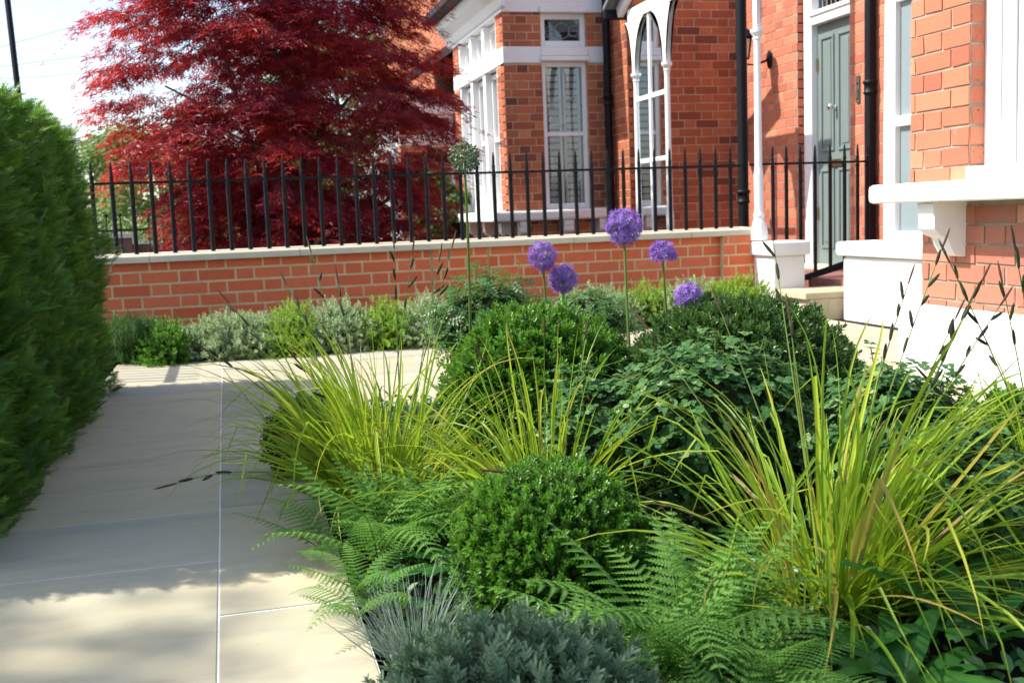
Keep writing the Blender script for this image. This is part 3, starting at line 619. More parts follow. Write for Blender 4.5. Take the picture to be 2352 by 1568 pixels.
leafy('round_leaf_shrub','low shrub of small rounded blue green leaves in front of the largest box ball','shrub',1640,965,2.45,(.24,.15,.18),2900,TRIF,.0185,'round',stems=14)
leafy('round_leaf_shrub','low rounded leaf shrub with wiry shoots against the white plinth','shrub',2060,1010,2.35,(.20,.15,.17),2100,TRIF,.0185,'round',stems=16)
leafy('round_leaf_shrub','rounded leaf shrub behind the big golden grass near the right edge','shrub',2190,1130,2.05,(.15,.13,.13),1700,TRIF,.017,'round',stems=8)
leafy('round_leaf_shrub','small rounded leaf shrub between the two clumps of golden grass and box balls','shrub',1380,1000,2.5,(.14,.12,.15),1300,TRIF,.018,'round',stems=8)
leafy('rose_bush','bushy rose with dark green leaves rising behind the middle box ball','rose bush',1125,720,4.1,(.23,.2,.20),2500,PINN,.042,'rose',zc=.30,stems=16)
leafy('rose_bush','paler low bush between the round box balls and the brick wall','rose bush',1350,715,4.4,(.20,.18,.15),1600,PINN,.040,'midgreen',zc=.26,stems=8)
# ------------------------------------------------------------------ low mounds along the brick wall
G='low mounds planted along the foot of the brick wall'
def wallmound(px,py,z,rad,n,tps,size,mat,label,up=.6,rand=.35,name='low_shrub',hz=.02):
    c=at(px,py,z);c[2]=hz
    e=empty(name,base(c),label,'shrub',G)
    rad=(rad[0]*1.16,rad[1]*1.1,rad[2]*.80);mound(e,c,rad,int(n*1.1),tps,size,mat,up=up,rand=rand+.1,bump_=.11,layers=2.2,corek=.78)
wallmound(305,790,6.0,(.20,.2,.225),2600,FINES,.055,'midgreen','rosemary like green mound beside the far end of the hedge',up=1.3)
wallmound(388,790,5.85,(.10,.14,.165),900,BOXS,.035,'box','small dark green mound between rosemary like and grey green mounds')
wallmound(545,775,6.0,(.29,.2,.235),3800,SILV,.036,'silver','broad grey green mound, widest of the row under the wall',up=.8)
wallmound(672,760,6.0,(.12,.17,.245),1300,SILV,.036,'lime','narrow yellow green mound between two silvery ones')
wallmound(775,745,6.1,(.18,.19,.25),2200,SILV,.036,'silver','silvery mound in the middle of the row, behind arching grass tips')
wallmound(885,745,6.15,(.15,.18,.235),1700,SILV,.036,'lime','bright yellow green mound right of the middle silvery one')
wallmound(975,735,6.2,(.17,.18,.25),1900,SILV,.036,'silver','pale mound partly hidden by the rose bush')
wallmound(1365,690,6.6,(.22,.17,.25),1900,SILV,.038,'silver','pale grey green mound seen between middle and right violet flower heads')
wallmound(1490,690,6.75,(.18,.16,.225),1500,SILV,.036,'lime','yellow green mound beneath the half dome of box')
wallmound(1590,690,6.75,(.20,.16,.255),1900,SILV,.036,'silver','silvery mound beside the white plinth block')
wallmound(1690,690,6.65,(.20,.15,.27),1900,SILV,.038,'lime','bright yellow green mound against the white plinth block')
# ------------------------------------------------------------------ grasses
def blades(mb,root,n,L,w,lean=(.05,1.2),bend=(.8,2.2),spread=.05,az=None,mat=0,kink=.12,vb=(0,1),seg=11,azw=None):
    root=np.asarray(root,float)
    for i in range(n):
        a=rng.uniform(0,2*math.pi) if azw is None or rng.random()<.35 else rng.normal(azw[0],azw[1])
        l=rng.uniform(*L);th=rng.uniform(*lean)*rng.random()**.5 if False else rng.uniform(*lean)
        b=rng.uniform(*bend)*rng.random()**.6;s=np.linspace(0,1,seg)
        ang=th+b*s**1.7*l/max(L)
        if rng.random()<kink:
            kp=rng.uniform(.45,.8);ang=ang+np.where(s>kp,rng.uniform(.6,1.7),0)
        ang=np.minimum(ang,2.7)
        sd=np.sin(ang);cd=np.cos(ang)
        yaw=a+rng.normal()*.5*s*s
        dx=sd*np.cos(yaw);dy=sd*np.sin(yaw);st=np.stack([dx,dy,cd],1)*l/(seg-1)
        P=np.vstack([[0,0,0],np.cumsum(st[:-1],0)])+root+np.array([math.cos(a),math.sin(a),0])*spread*rng.random()**.6+rng.normal(size=3)*[.006,.006,0]
        P[:,2]=np.maximum(P[:,2],.006+rng.random()*.01)
        T=unit(np.gradient(P,axis=0));side=unit(np.cross(T,np.array([-dy[0]*.0+.0,0,1.])+np.array([0,0,.01])+T*0+rng.normal(size=3)*.35))
        ww=w*rng.uniform(.7,1.25)*np.minimum(1,np.minimum((s+.12)*4,((1-s)*1.6)**.7+.03))[:,None]/2
        nn=np.cross(side,T)
        v=np.stack([P-side*ww,P-nn*ww*.45,P+side*ww],1).reshape(-1,3)
        f=[(3*j+q,3*j+q+1,3*j+q+4,3*j+q+3) for j in range(seg-1) for q in(0,1)]
        mb.add(v,f,mat,rng.uniform(*vb),np.repeat(s,3))
def spikestem(parent,root,tip,n=4,sag=.06,sl=.038,term=.055,r=.0014,gap=.05):
    root=np.asarray(root,float);tip=np.asarray(tip,float);t=np.linspace(0,1,14)[:,None]
    mid=(root+tip)/2+np.array([0,0,sag]);f=lambda t:(1-t)**2*root+2*t*(1-t)*mid+t*t*tip
    P=f(t);mb=MB();mb.tube(P,np.linspace(r*1.5,r*.7,14),5,0,rng.random());st=mb.build('flower_stem',M['stemg'],parent)
    L=np.linalg.norm(tip-root)
    d=unit(P[-1]-P[-3])
    pr=[(.0,.2),(.15,.75),(.5,1.),(.85,.7),(1,.1)]
    def spk(p,dd,l,w,v): mb=MB();mb.tube([p+dd*l*a for a,_ in pr],[w*b for _,b in pr],6,0,v);mb.build('seed_spike',M['spike'],st)
    spk(tip-d*term*.3,d,term,.0026,1.)
    for i in range(n):
        u=1-(gap*(i+1)+rng.uniform(-.1,.1)*gap)/L;p=f(np.array([[u]]))[0];dd=unit(d+rng.normal(size=3)*.28)
        spk(p,dd,sl*rng.uniform(.8,1.2),.0036,rng.uniform(0,.6))
def clump(px,py,z,label,n,L,w,stems,spread=.06,group='clumps of golden green sedge',name='golden_sedge',mat='grass',zz=.0,**k):
    c=at(px,py,z);c[2]=zz;e=empty(name,base(c),label,'ornamental grass',group)
    mb=MB();blades(mb,c,n,L,w,spread=spread,**k);mb.build('blades',M[mat],e)
    for s in stems:
        tx,ty,tz=s[:3];sg=s[3] if len(s)>3 else .05
        spikestem(e,c+rng.normal(size=3)*[.02,.02,0],at(tx,ty,tz),n=s[4] if len(s)>4 else 3,sag=sg)
    return e
clump(890,1120,2.72,'left clump of golden green sedge arching over the stone path',430,(.26,.60),.0076,
  [(712,570,2.9,.02),(518,686,2.8,.03),(392,1113,2.35,.12,3),(654,645,2.9,.02),(468,800,2.7,.06,2),(775,640,2.8,.0,2),(905,560,2.8,.0,3),(948,575,2.8,.0,3),(1040,560,2.8,.02,3),(1010,590,2.8,.02,2),(680,825,2.5,.05,3)],spread=.11,lean=(.05,1.0),bend=(1.0,2.9),azw=(math.pi*.95,1.0),kink=.15)
clump(1250,1075,2.45,'slender middle clump of golden green sedge behind the small box ball',230,(.24,.54),.0080,
  [(1178,800,2.5,.0,0),(1345,770,2.4,.0,0),(1105,820,2.4,.02,0),(1250,760,2.4,.0,0)],spread=.075,lean=(.02,1.0),bend=(.6,2.7))
clump(1905,1345,1.98,'big right hand clump of golden green sedge spreading over the ferns',380,(.28,.66),.0084,
  [(1774,540,2.2,.0,3),(2090,640,2.2,.02,4),(2168,560,2.15,.03,5),(2258,640,2.1,.02,5),(2305,690,2.1,.03,5),(2230,690,2.1,.03,4),(1812,720,2.1,.0,1),(1650,700,2.1,.0,1),(1480,745,2.2,.02,1),(1150,1083,1.85,.1,0),(2200,720,2.15,.02,4)],spread=.12,lean=(.05,1.3),bend=(1.1,3.1),kink=.25,azw=(-.2,1.2))
clump(2440,1130,2.1,'golden sedge leaning in from the right edge of the picture',80,(.25,.5),.0085,
  [(2175,590,2.1,.03,5),(2300,640,2.2,.03,3),(2130,870,2.0,.05,4),(2330,560,2.0,.02,3)],spread=.05,lean=(.1,1.0),bend=(.5,2.),azw=(math.pi*.95,.6))
c=at(950,1440,1.78);c[2]=0
e=empty('blue_fescue',base(c),'small tuft of thin silvery blue grass at the edge of the paving','ornamental grass')
mb=MB();blades(mb,c,260,(.09,.18),.0016,lean=(.05,1.0),bend=(.4,1.8),spread=.05,kink=.03);mb.build('blades',M['blue'],e)
# ------------------------------------------------------------------ ferns: fronds are parts, meshes shared
def frond_mesh(npin=22,curl=.5,w=.22):
    mb=MB();s=np.linspace(0,1,24)
    def rach(t): t=np.asarray(t,float);return np.stack([0*t,t*(1-.10*curl*t),curl*.55*t*(1-t)*1.2-.30*curl*t*t],-1)
    mb.tube(rach(s),np.linspace(.006,.0015,24),4,0,.2)
    for i in range(npin):
        t=.14+.86*(i/npin)**.92;pl=w*(math.sin(math.pi*min(1,.16+t*.62))**.8)*(1-t)**.6*1.15
        if t<.25: pl*=.6+t*1.6
        b=rach(t);tn=unit(rach(min(1,t+.02))-rach(t-.02))
        for sd in(-1,1):
            d=unit(np.array([sd*1.,0,0])+tn*.38+np.array([0,0,-.10]));nz=unit(np.cross(tn,d)*-sd*1.0) if False else unit(np.cross(d,tn)*sd)
            m=8;hw=.029*(1-.35*t)
            for j in range(m):
                u0=j/m;u1=(j+1)/m
                f=lambda u:b+d*pl*u+np.array([0,0,-.22*pl*u*u])
                for q in(-1,1):
                    e2=unit(tn*q+d*.45);l0=hw*(1-u0)**.7;l1=hw*max(.0,1-u1)**.7*.62
                    mb.add([f(u0),f(u1),f(u1)+e2*l1*.9+np.array([0,0,.002]),f(u0)+d*pl/m*.55+e2*l0+np.array([0,0,.003])],[(0,1,2,3)],0,rng.uniform(.2,.8)*.6+.4*t,t)
    me_o=mb.build('frond',M['fern']);me=me_o.data;D.objects.remove(me_o);return me
FM=[frond_mesh(16,c_,w_) for c_,w_ in((.5,.24),(.8,.26),(.25,.22),(1.0,.25))]
def fern(px,py,z,label,n,L,tilt=(.5,1.1),az=None,zz=.0,group='ferns among the grasses'):
    c=at(px,py,z);c[2]=zz;e=empty('fern',base(c),label,'fern',group)
    for i in range(n):
        o=D.objects.new('frond',FM[i%4]);COL.objects.link(o);o.parent=e
        a=(i+rng.uniform(-.3,.3))*2*math.pi/n if az is None else rng.normal(az[0],az[1])
        l=rng.uniform(*L)
        o.rotation_euler=(math.pi/2-rng.uniform(*tilt),rng.uniform(-.25,.25),a);o.scale=(l,l,l);o.location=(0,0,rng.uniform(0,.02))
    return e
fern(870,1290,2.25,'fern with drooping fronds spilling over the path edge below the left grass',13,(.20,.32))
fern(1010,1220,2.35,'upright dark fern beside the strap leaved plant',11,(.18,.28),(.3,.9))
fern(820,1400,1.95,'small low fern with fronds lying on the corner of the paving',7,(.12,.19),(.9,1.4))
fern(1560,1420,1.62,'large pale fern between silvery mound and big golden grass',15,(.25,.36),(.3,1.0))
fern(1350,1440,1.60,'fern with fronds leaning across the small box ball',8,(.18,.26),(.4,1.1),az=(math.pi*.5,.8))
fern(1750,1500,1.55,'low spreading fern at the foot of the big golden grass',13,(.18,.28),(.6,1.3))
fern(1530,1600,1.35,'dark fern at the bottom edge right of the silvery mound',11,(.14,.22),(.6,1.3))
fern(1900,1640,1.38,'fern poking up at the bottom edge under the grass blades',9,(.12,.19),(.5,1.1))
fern(2330,1180,1.95,'feathery fern at the right edge beside the rounded leaf shrub',9,(.18,.26),(.3,1.0))
fern(1110,1660,1.28,'pale fern tips beside the silvery mound at the paving edge',5,(.10,.16),(1.0,1.4),az=(math.pi*.6,.5))
fern(930,1170,2.3,'dark fern growing up into the base of the left golden grass',10,(.20,.28),(.3,.9))
fern(1640,1300,1.75,'fern reaching up between the small box ball and big golden grass',9,(.20,.30),(.2,.8))
fern(1440,1520,1.5,'pale green fern arching over the right flank of the silvery mound',10,(.18,.26),(.5,1.2))
fern(1680,1560,1.42,'shaded fern low in front of the large pale fern',11,(.16,.24),(.6,1.3))
fern(830,1345,2.05,'low fern filling the gap at the paving edge above the blue grass tuft',9,(.13,.20),(.7,1.2))
fern(740,1265,2.35,'small bright fern at the edge of the stone path',9,(.14,.22),(.8,1.3))
# strap leaves
def strap(mb,root,a,L,w,th,b,var):
    s=np.linspace(0,1,16);ang=th+b*s;st=np.stack([np.sin(ang)*math.cos(a),np.sin(ang)*math.sin(a),np.cos(ang)],1)*L/15
    P=np.vstack([[0,0,0],np.cumsum(st[:-1],0)])+root;P[:,2]=np.maximum(P[:,2],.01);T=unit(np.gradient(P,axis=0));sd=np.array([-math.sin(a),math.cos(a),0]);nn=np.cross(np.tile(sd,(16,1)),T)
    ww=(w*np.sin(math.pi*np.clip(s*.9+.08,0,1))**.55)[:,None]/2;wave=np.sin(s*30+a*5)[:,None]*w*.04
    v=np.stack([P-sd*ww+nn*(wave+w*.08),P-sd*ww*.45,P,P+sd*ww*.45,P+sd*ww+nn*(-wave+w*.08)],1).reshape(-1,3)
    mb.add(v,[(5*j+q,5*j+q+1,5*j+q+6,5*j+q+5) for j in range(15) for q in range(4)],0,var,np.repeat(s,5))
def tongue(px,py,z,n,L,label,w=.045,az=None):
    c=at(px,py,z);c[2]=0;e=empty('hart_tongue_fern',base(c),label,'fern','broad strap leaved ferns')
    for i in range(n):
        mb=MB();a=(i+rng.random()*.6)*2*math.pi/n if az is None else rng.normal(*az)
        strap(mb,c,a,rng.uniform(*L),w*rng.uniform(.8,1.2),rng.uniform(.55,1.05),rng.uniform(.5,1.4),rng.random());mb.build('leaf',M['tongue'],e,smooth=True)
tongue(1080,1230,2.15,10,(.16,.26),'glossy strap leaved fern left of the small box ball')
tongue(2230,1420,1.75,12,(.18,.28),'glossy strap leaved fern in the dark under the big grass at lower right',w=.042)
tongue(2080,1530,1.6,13,(.14,.22),'strap leaved fern nearest the lower right corner',w=.034)
tongue(1400,1590,1.36,4,(.10,.14),'few broad leaves tucked between silvery mound and ferns',w=.035)
# ------------------------------------------------------------------ alliums
PET=(np.array([(0,0,0),(-.13,.5,.03),(0,1,0),(.13,.5,.03)]),np.array([(0,1,2,3)]),np.array([.5,.2,.9,.2]),np.zeros(4))
def star():
    mb=MB();a=np.arange(6)*math.pi/3
    scatter(mb,PET,np.zeros((6,3)),np.stack([np.cos(a),np.sin(a),np.full(6,.25)],1),np.tile([0,0,1.],(6,1)),1.,.5,tw=1.);v,f,A,T=tpl(mb);return v,f,A,T
STAR=star()
def allium(px,py,r_px,z,root,label,half=0.,seed=False,n=230):
    c=at(px,py,z);R=r_px/FP*z*.93;e=empty('allium',(root[0],root[1],0),label,'flower','alliums standing above the planting')
    t=np.linspace(0,1,14)[:,None];rt=np.array([root[0],root[1],0.]);mid=(rt+c)/2+np.array([rng.uniform(-.02,.02),0,0])
    P=(1-t)**2*rt+2*t*(1-t)*mid+t*t*c;mb=MB();mb.tube(P,np.linspace(.0048,.0036,14),8,0,.6);mb.build('stem',M['stemg'],e,smooth=True)
    d=rdir(n*2);d=d[d[:,2]>-1.2+half][:n];N=len(d);rr=R*rnd(N,.72,1.0)*(1 if not seed else 1)
    pm=MB();tn=unit(np.cross(d,rdir(N)));w=.00045 if not seed else .0007
    v=np.stack([c+tn*w,c-tn*w,c+d*rr[:,None]-tn*w,c+d*rr[:,None]+tn*w],1).reshape(-1,3)
    f=np.arange(N)[:,None]*4+np.arange(4)[None]
    mb=MB();
    mb.add(v,f,1,.7);mb.lathe(c,[(0,-.008),(.007,-.004),(.008,0),(.006,.006),(0,.008)],8,1)
    if not seed: scatter(mb,STAR,c+d*rr[:,None],rdir(N),unit(d+rng.normal(size=d.shape)*.3),.0125*rnd(N,.8,1.2),rnd(N))
    else:
        oc=(np.array([(0,0,-1),(1,0,0),(0,1,0),(-1,0,0),(0,-1,0),(0,0,1.)]),np.array([(0,2,1),(0,3,2),(0,4,3),(0,1,4),(5,1,2),(5,2,3),(5,3,4),(5,4,1)]),np.full(6,.5),np.zeros(6))
        scatter(mb,oc,c+d*rr[:,None],rdir(N),d,.0046*rnd(N,.8,1.2),rnd(N))
    mb.build('flower_head' if not seed else 'seed_head',[M['purple' if not seed else 'seed'],M['seed']],e)
def g0(px,py,z): p=at(px,py,z);return (p[0],p[1])
allium(1433,520,45,2.95,g0(1462,900,2.95),'tallest and largest violet allium globe rising above the wall',n=300)
allium(1245,588,36,3.3,g0(1262,880,3.35),'violet allium globe left of the others, above the middle box ball')
allium(1293,640,35,3.35,g0(1300,900,3.35),'violet allium globe just below and right of the leftmost one')
allium(1522,583,33,3.2,g0(1560,850,3.3),'looser violet allium on curved stem to the right of the tallest',half=.75,n=170)
allium(1582,684,36,3.1,g0(1600,900,3.15),'violet allium half sunk in the top of the largest box ball',half=.5)
allium(1066,362,40,3.0,g0(1072,900,3.2),'tall green seed head of an allium gone over, in front of the railing',seed=True,n=250)
# ------------------------------------------------------------------ yew hedge
hd=empty('yew_hedge',(-.95,3.9,0),'tall clipped dark green yew hedge along the left of the path','hedge')
mb=MB()
hl=lump(0,.12,7);HY0,HY1,HX,HZ=2.5,5.22,-.575,1.13
def yewface(n,fn,nr,zt=.0,sz=.05,vb=.0,upb=.55):
    u=rng.random((n,2));P,N=fn(u[:,0],u[:,1]);P=P+N*(hl(P*4)+rng.uniform(-.055,.025,n))[:,None]
    w3=np.stack([hl(P*3+k)*9 for k in(3,11,23)],1);d=unit(N*.75+np.array([0,0,upb])+w3*.22+rng.normal(size=(n,3))*.27)
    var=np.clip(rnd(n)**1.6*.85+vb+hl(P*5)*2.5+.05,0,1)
    for i in(0,1):
        k=np.arange(n)%2==i;scatter(mb,YEW[i],P[k]-d[k]*sz*.4,d[k],unit(N[k]*.3+np.array([0,0,1.])+rng.normal(size=(k.sum(),3))*.5),sz*rnd(k.sum(),.6,1.25),var[k])
def fside(u,v):
    y=HY0+(HY1-HY0)*u;z=.02+v*HZ;x=HX+.10*(z<.9)*0-.13*np.clip(z-.55,0,1)+.0*y;return np.stack([x,y,z],1),np.tile([1.,0,0],(len(u),1))
def ftop(u,v):
    y=HY0+(HY1-HY0)*u;x=HX-.08-.75*v**1.3;z=HZ+0*y;return np.stack([x,y,z],1),np.tile([0,0,1.],(len(u),1))
def fend(u,v): return np.stack([HX-.75*u,HY1+0*u,.02+v*HZ],1),np.tile([0,1.,0],(len(u),1))
def fback(u,v): return np.stack([HX-.85+0*u,HY0+(HY1-HY0)*u,.02+v*HZ],1),np.tile([-1.,0,0],(len(u),1))
def fend0(u,v): return np.stack([HX-.75*u,HY0+0*u,.02+v*HZ],1),np.tile([0,-1.,0],(len(u),1))
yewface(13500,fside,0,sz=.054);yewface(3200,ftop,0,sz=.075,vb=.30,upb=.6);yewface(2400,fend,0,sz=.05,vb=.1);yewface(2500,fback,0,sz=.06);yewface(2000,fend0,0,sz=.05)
mb.build('foliage',M['yew'],hd)
mb=MB();mb.prism([(HX-.07,HY0+.06,-.1),(HX-.07,HY0+.06,.55),(HX-.16,HY0+.06,HZ-.07),(HX-.76,HY0+.06,HZ-.07),(HX-.76,HY0+.06,-.1)],(0,HY1-HY0-.12,0));mb.build('inner_branches',M['twig'],hd)
# ------------------------------------------------------------------ trees
def limbs(mb,root,top,n,spread,r0,r1,seed=0,start=.25,zs=None):
    root=np.asarray(root,float);top=np.asarray(top,float)
    mb.tube([root+(top-root)*t+np.array([math.sin(t*5)*.04,math.cos(t*4)*.04-.04,0]) for t in np.linspace(0,1,9)],np.linspace(r0,r1*.8,9),9)
    ends=[]
    for i in range(n):
        t=start+(1-start)*(i/n);b=root+(top-root)*t;a=i*2.4+rng.uniform(-.4,.4);l=spread*(1-.35*t)*rng.uniform(.75,1.1)
        e=b+np.array([math.cos(a)*l,math.sin(a)*l,l*rng.uniform(.25,.75)]);m=(b+e)/2+np.array([0,0,l*.12])
        q=np.linspace(0,1,7)[:,None];P=(1-q)**2*b+2*q*(1-q)*m+q*q*e;mb.tube(P,np.linspace(r0*.45*(1-t*.5),r1*.35,7),6)
        ends.append(P)
        for k in range(3):
            p=P[rng.integers(2,6)];ee=p+rng.normal(size=3)*l*.25+np.array([0,0,l*.15]);mb.tube([p,(p+ee)/2+[0,0,.03],ee],[r1*.35,r1*.25,r1*.12],5);ends.append(np.array([p,ee]))
    return ends
mt=empty('maple_tree',(.45,9.0,-.1),'big crimson Japanese maple with layered feathery crown behind the railing','tree')
mb=MB();limbs(mb,(.62,9.05,-.1),(.66,9.1,2.9),16,1.15,.05,.022,start=.18);limbs(mb,(.50,9.0,-.1),(.1,8.9,2.2),8,.8,.035,.016);mb.build('trunk',M['bark'],mt)
# crown: stacked drooping sprays
mb=MB();pads=[]
def crown_r(z):     # half width of the crown at height z
    t=np.clip((z+.0)/1.0,0,1);return 1.0+.32*np.clip(z/1.3,0,1)-.28*np.clip((z-1.9)/1.4,0,1)-.28*np.clip(.35-z,0,1)
ctr=np.array([.44,9.05])
for i in range(880):
    z=rng.uniform(-.05,3.45);a=rng.uniform(0,2*math.pi);R=float(crown_r(z))*(rng.uniform(.7,1.04) if rng.random()<.62 else rng.uniform(.05,.72))
    if z<1.15 and math.cos(a)<-.2: R*=.74
    pads.append((ctr[0]+R*1.02*math.cos(a)+.05,ctr[1]+R*.85*math.sin(a),z,a,rng.uniform(.13,.27)))
for (x,y,z,a,r) in pads:
    k=int(84*(r/.2)**1.6);q=rng.normal(size=(k,2))*r*.52;dist=np.hypot(q[:,0],q[:,1])
    out=np.array([math.cos(a),math.sin(a)])
    along=q@out;P=np.stack([x+q[:,0],y+q[:,1],z-.7*dist**2/r*.5-along*.28+rng.normal(size=k)*.022],1)
    nn=unit(np.stack([out[0]*.55+rng.normal(size=k)*.35,out[1]*.55+rng.normal(size=k)*.35,np.ones(k)],1))
    dd=unit(np.stack([q[:,0]*1.5+out[0]*r+rng.normal(size=k)*.08,q[:,1]*1.5+out[1]*r+rng.normal(size=k)*.08,np.full(k,-.12)],1))
    scatter(mb,PALM,P,dd,nn,.062*rnd(k,.7,1.25),np.clip(rng.normal(.42,.18,k)+rng.normal()*.22,0,1),tw=.1)
mb.build('crown',M['maple'],mt)
def tree(name,label,loc,h,rad,n,leafsize,mat,trunk=.12,group=None,clumps=40,cz=.62,T=None):
    e=empty(name,loc,label,'tree' if 'tree' in name else 'shrub',group);loc=np.asarray(loc,float)
    mb=MB();limbs(mb,loc,loc+[0,0,h*.8],10,rad*.7,trunk,trunk*.3);mb.build('trunk',M['bark'],e)
    mb=MB();T=T or oval(.5,.1)
    c=loc+np.array([0,0,h*cz])
    for i in range(clumps):
        d=rdir(1)[0];cc=c+d*np.array([rad,rad,h*(1-cz)])*rng.uniform(.45,.95);k=n//clumps;r=rad*rng.uniform(.2,.38)
        P=cc+rdir(k)*r*rnd(k)[:,None]**.4*np.array([1,1,.75]);nn=unit(unit(P-cc)+np.array([0,0,.6])+rng.normal(size=(k,3))*.5)
        scatter(mb,T,P,unit(np.cross(nn,rdir(k))),nn,leafsize*rnd(k,.7,1.3),np.clip(rnd(k)*.7+rng.uniform(0,.3),0,1))
    mb.build('crown',M[mat],e)
GT='green trees and bushes across the street'
tree('bushy_tree','light green bushy tree seen over the railing just right of the hedge',(-1.2,24,-.3),3.2,2.0,9000,.13,'farleaf',group=GT)
tree('bushy_tree','paler bushy tree beyond the railing near the maple trunk side',(1.2,26,-.3),3.0,2.0,9000,.13,'farleaf',group=GT)
tree('bushy_tree','green tree hidden mostly behind the crimson maple crown',(3.2,30,-.3),6.5,2.6,9000,.16,'farleaf',group=GT)
tree('bushy_tree','distant low tree against the pale sky left of the maple',(-5.5,34,-.3),3.4,2.6,7000,.16,'farleaf',group=GT)
tree('laurel_shrub','dark green bush between crimson maple and white bay window',(2.35,12.0,-.2),1.75,.32,2600,.075,'farleaf2',trunk=.03,cz=.55,clumps=24)
e=empty('clipped_hedge',(-.8,17.5,-.3),'sunlit lime green hedge beyond the far railing','hedge')
mb=MB();n=5000;P=np.stack([rnd(n,-1.9,1.3),17.5+rnd(n,-.35,.3),rnd(n,-.2,.86)],1);P[:,2]-=((P[:,1]-17.5)/.5)**2*.1;scatter(mb,oval(.5,.1),P,rdir(n),unit(rdir(n)+np.array([0,-.4,.9])),.07*rnd(n,.7,1.3),rnd(n));mb.build('foliage',M['farleaf'],e)
# ------------------------------------------------------------------ background bits
e=empty('garden_wall',(-.8,14.2,-.3),'far low brown wall with stone cap beyond the railing at left','wall')
mb=MB();mb.box(-2.6,1.6,14.2,14.4,-.3,.52);mb.build('wall_face',M['brownwall'],e);mb=MB();mb.box(-2.6,-1.1,13.95,14.19,-.3,.60);mb.build('pier',M['brownwall'],e);mb=MB();mb.box(-2.65,-1.05,13.9,14.25,.602,.66);mb.build('cap',M['coping'],e)
e=empty('railing',(-.8,12.2,-.3),'farther thin black railing with ball finials behind the hedge end','railing')
for i in range(16):
    x=-1.75+i*.14;mb=MB();mb.tube([(x,12.2,-.3),(x,12.2,.84)],.009,6);mb.lathe((x,12.2,.86),[(0,-.025),(.018,-.012),(.02,0),(.016,.014),(0,.025)],8);mb.build('bar',M['black'],e)
for z in(.70,.06): mb=MB();mb.box(-1.9,.5,12.195,12.205,z-.01,z+.01);mb.build('rail',M['black'],e)
e=empty('picket_fence',(2.7,9.6,-.1),'short weathered picket fence section beside the white bay','fence')
for i in range(9):
    x=2.02+i*.062;mb=MB();hh=.50+(i%2)*.015;mb.prism([(x,9.62,-.1),(x+.05,9.62,-.1),(x+.05,9.62,hh),(x+.025,9.62,hh+.03),(x,9.62,hh)],(0,.015,0));mb.build('picket',M['fencewood'],e)
mb=MB();mb.box(2.0,2.6,9.637,9.66,.3,.35);mb.build('fence_rail',M['fencewood'],e)
e=empty('gate_pier',(2.42,12.6,-.3),'small brick gate pier with stone finial beyond the picket fence','pier')
mb=MB();brick_rect(mb,(0,12.5,0),X_,-Y_,2.5,2.95,-.3,.66,.3,dark=.3);mb.build('brickwork',bmo,e);mb=MB();mb.box(2.44,3.0,12.44,12.9,.662,.70);mb.build('cap',M['coping'],e)
mb=MB();mb.lathe((2.42,12.4,0),[(.03,-.3),(.03,.5),(.06,.52),(.06,.56),(.025,.60),(.05,.66),(.05,.70),(.02,.75),(.0,.80)],10);mb.build('finial',M['fencewood'],e)
# lamp post and wires
e=empty('lamp_post',(-2.50,16,-.3),'thin black lamp post leaning slightly against the pale sky','lamp post')
mb=MB();a=at(46,250,16.3);b=at(10,-60,16.3);dv=unit(b-a);p0=a-dv*(a[2]+.3)/dv[2];p1=b+dv*2;mb.tube([p0,a,b,p1],[.06,.045,.045,.04],8);mb.build('post',M['black'],e)
mb=MB();mb.tube([p1,p1+[.0,-.1,.3],p1+[.3,-.2,.5],p1+[.8,-.3,.5]],.03,6);mb.build('arm',M['black'],e);mb=MB();q=p1+[1.0,-.3,.46];mb.box(q[0]-.25,q[0]+.25,q[1]-.1,q[1]+.1,q[2]-.06,q[2]+.06);mb.build('lamp_head',M['black'],e,bevel=.03)
for k,(ya,yb,lb) in enumerate(((100,22,'uppermost overhead wire running from lamp post towards the maple'),(150,112,'middle overhead wire crossing the pale sky'),(180,158,'lowest overhead wire just above the hedge top'))):
    a=at(30,ya,16.4);b=at(290,yb,19.);t=np.linspace(-.1,3,20)[:,None];P=a+(b-a)*t;P[:,2]-=.02*np.sin(np.clip(t[:,0],0,1)*math.pi)
    mb=MB();mb.tube(P,.0045,5);o=mb.build('overhead_wire',M['wire']);tag(o,lb,'wire','overhead wires')
# ------------------------------------------------------------------ off to the left: a street tree and a railing gate, whose shade falls here
tree('street_tree','street tree beyond the hedge, outside the left of the picture',(-7.25,2.6,-.3),10.2,1.45,2900,.17,'farleaf2',trunk=.10,cz=.80,clumps=22)
e=empty('entrance_gate',(-.98,5.85,0),'black iron gate behind the far end of the yew hedge','gate')
for y in np.arange(5.5,6.45,.1): mb=MB();mb.tube([(-.98,y,.05),(-.98,y,.92)],.011,8);mb.build('bar',M['black'],e)
for zz in(.12,.78): mb=MB();mb.box(-.99,-.97,5.42,6.5,zz-.02,zz+.02);mb.build('rail',M['black'],e)
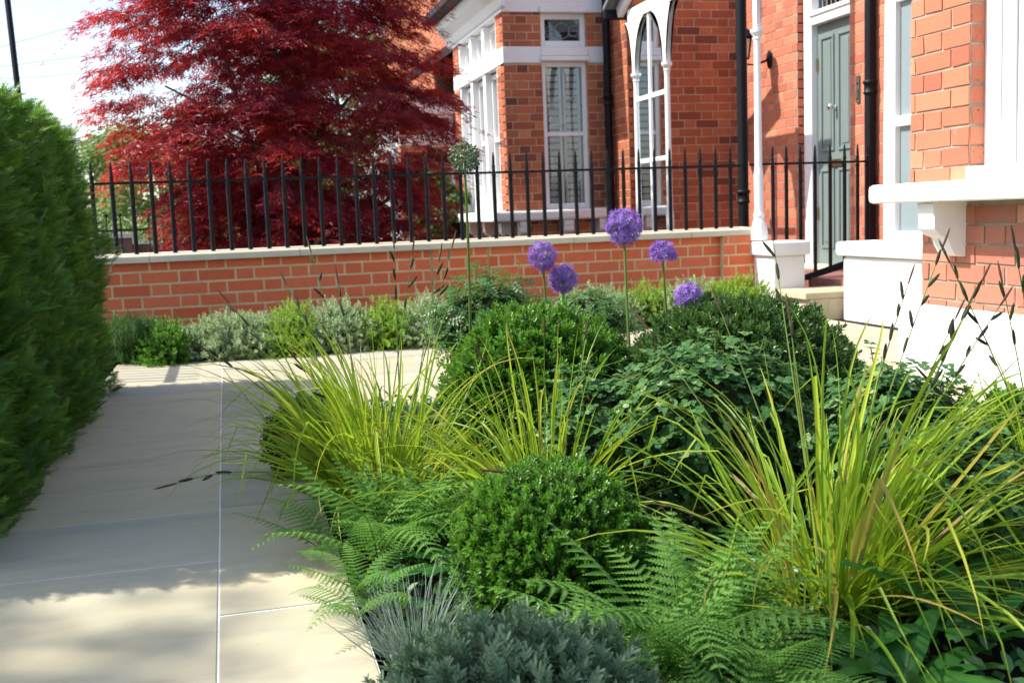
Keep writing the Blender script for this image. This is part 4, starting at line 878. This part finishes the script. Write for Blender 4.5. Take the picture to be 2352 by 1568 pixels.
# ground cover between the plants
mb=MB();n=9000;P=np.stack([rnd(n,.24,2.15),rnd(n,.7,4.1),rnd(n,.0,.05)],1);nn=unit(np.array([0,0,1.])+rng.normal(size=(n,3))*.5)
scatter(mb,oval(.6,.08),P,unit(np.cross(nn,rdir(n))),nn,.035*rnd(n,.6,1.3),rnd(n)*.8);tag(mb.build('ground_cover',M['rose']),'low dark leaves covering the soil between the plants','ground cover',kind='stuff')
# ------------------------------------------------------------------ sky, sun, camera
SUN=np.array([-.975,.22,0]);EL=math.radians(48);sd=np.array([SUN[0]*math.cos(EL),SUN[1]*math.cos(EL),math.sin(EL)])
w=D.worlds.new('World');S.world=w;w.use_nodes=True;nt=w.node_tree;nt.nodes.clear()
o=nt.nodes.new('ShaderNodeOutputWorld');bg=nt.nodes.new('ShaderNodeBackground');sk=nt.nodes.new('ShaderNodeTexSky');sk.sky_type='NISHITA';sk.sun_disc=False
sk.sun_elevation=EL;sk.sun_rotation=math.atan2(sd[0],sd[1]);sk.air_density=1.;sk.dust_density=1.6;sk.ozone_density=1.
bg.inputs[1].default_value=.15;nt.links.new(sk.outputs[0],bg.inputs[0]);nt.links.new(bg.outputs[0],o.inputs[0])
L=D.lights.new('sun','SUN');L.energy=3.75;L.angle=math.radians(.53);L.color=(1,.95,.87);lo=D.objects.new('sun',L);COL.objects.link(lo)
from mathutils import Vector,Matrix
lo.rotation_euler=Vector(sd).to_track_quat('Z','Y').to_euler();lo.location=(-8,6,10)
cam=D.cameras.new('camera');co=D.objects.new('camera',cam);COL.objects.link(co);S.camera=co
cam.sensor_width=36;cam.lens=36*FP/W0;cam.clip_start=.05;cam.clip_end=2000
mat=Matrix(((Rv[0],Uv[0],-Fv[0],0),(Rv[1],Uv[1],-Fv[1],0),(Rv[2],Uv[2],-Fv[2],CH),(0,0,0,1)));co.matrix_world=mat
cam.dof.use_dof=True;cam.dof.focus_distance=2.5;cam.dof.aperture_fstop=9
S.render.engine='CYCLES'
S.view_settings.view_transform='Standard';S.view_settings.look='None';S.view_settings.exposure=1.08;S.view_settings.gamma=1
S.render.resolution_x=1024;S.render.resolution_y=682
S.cycles.max_bounces=8;S.cycles.transparent_max_bounces=12;S.cycles.transmission_bounces=4
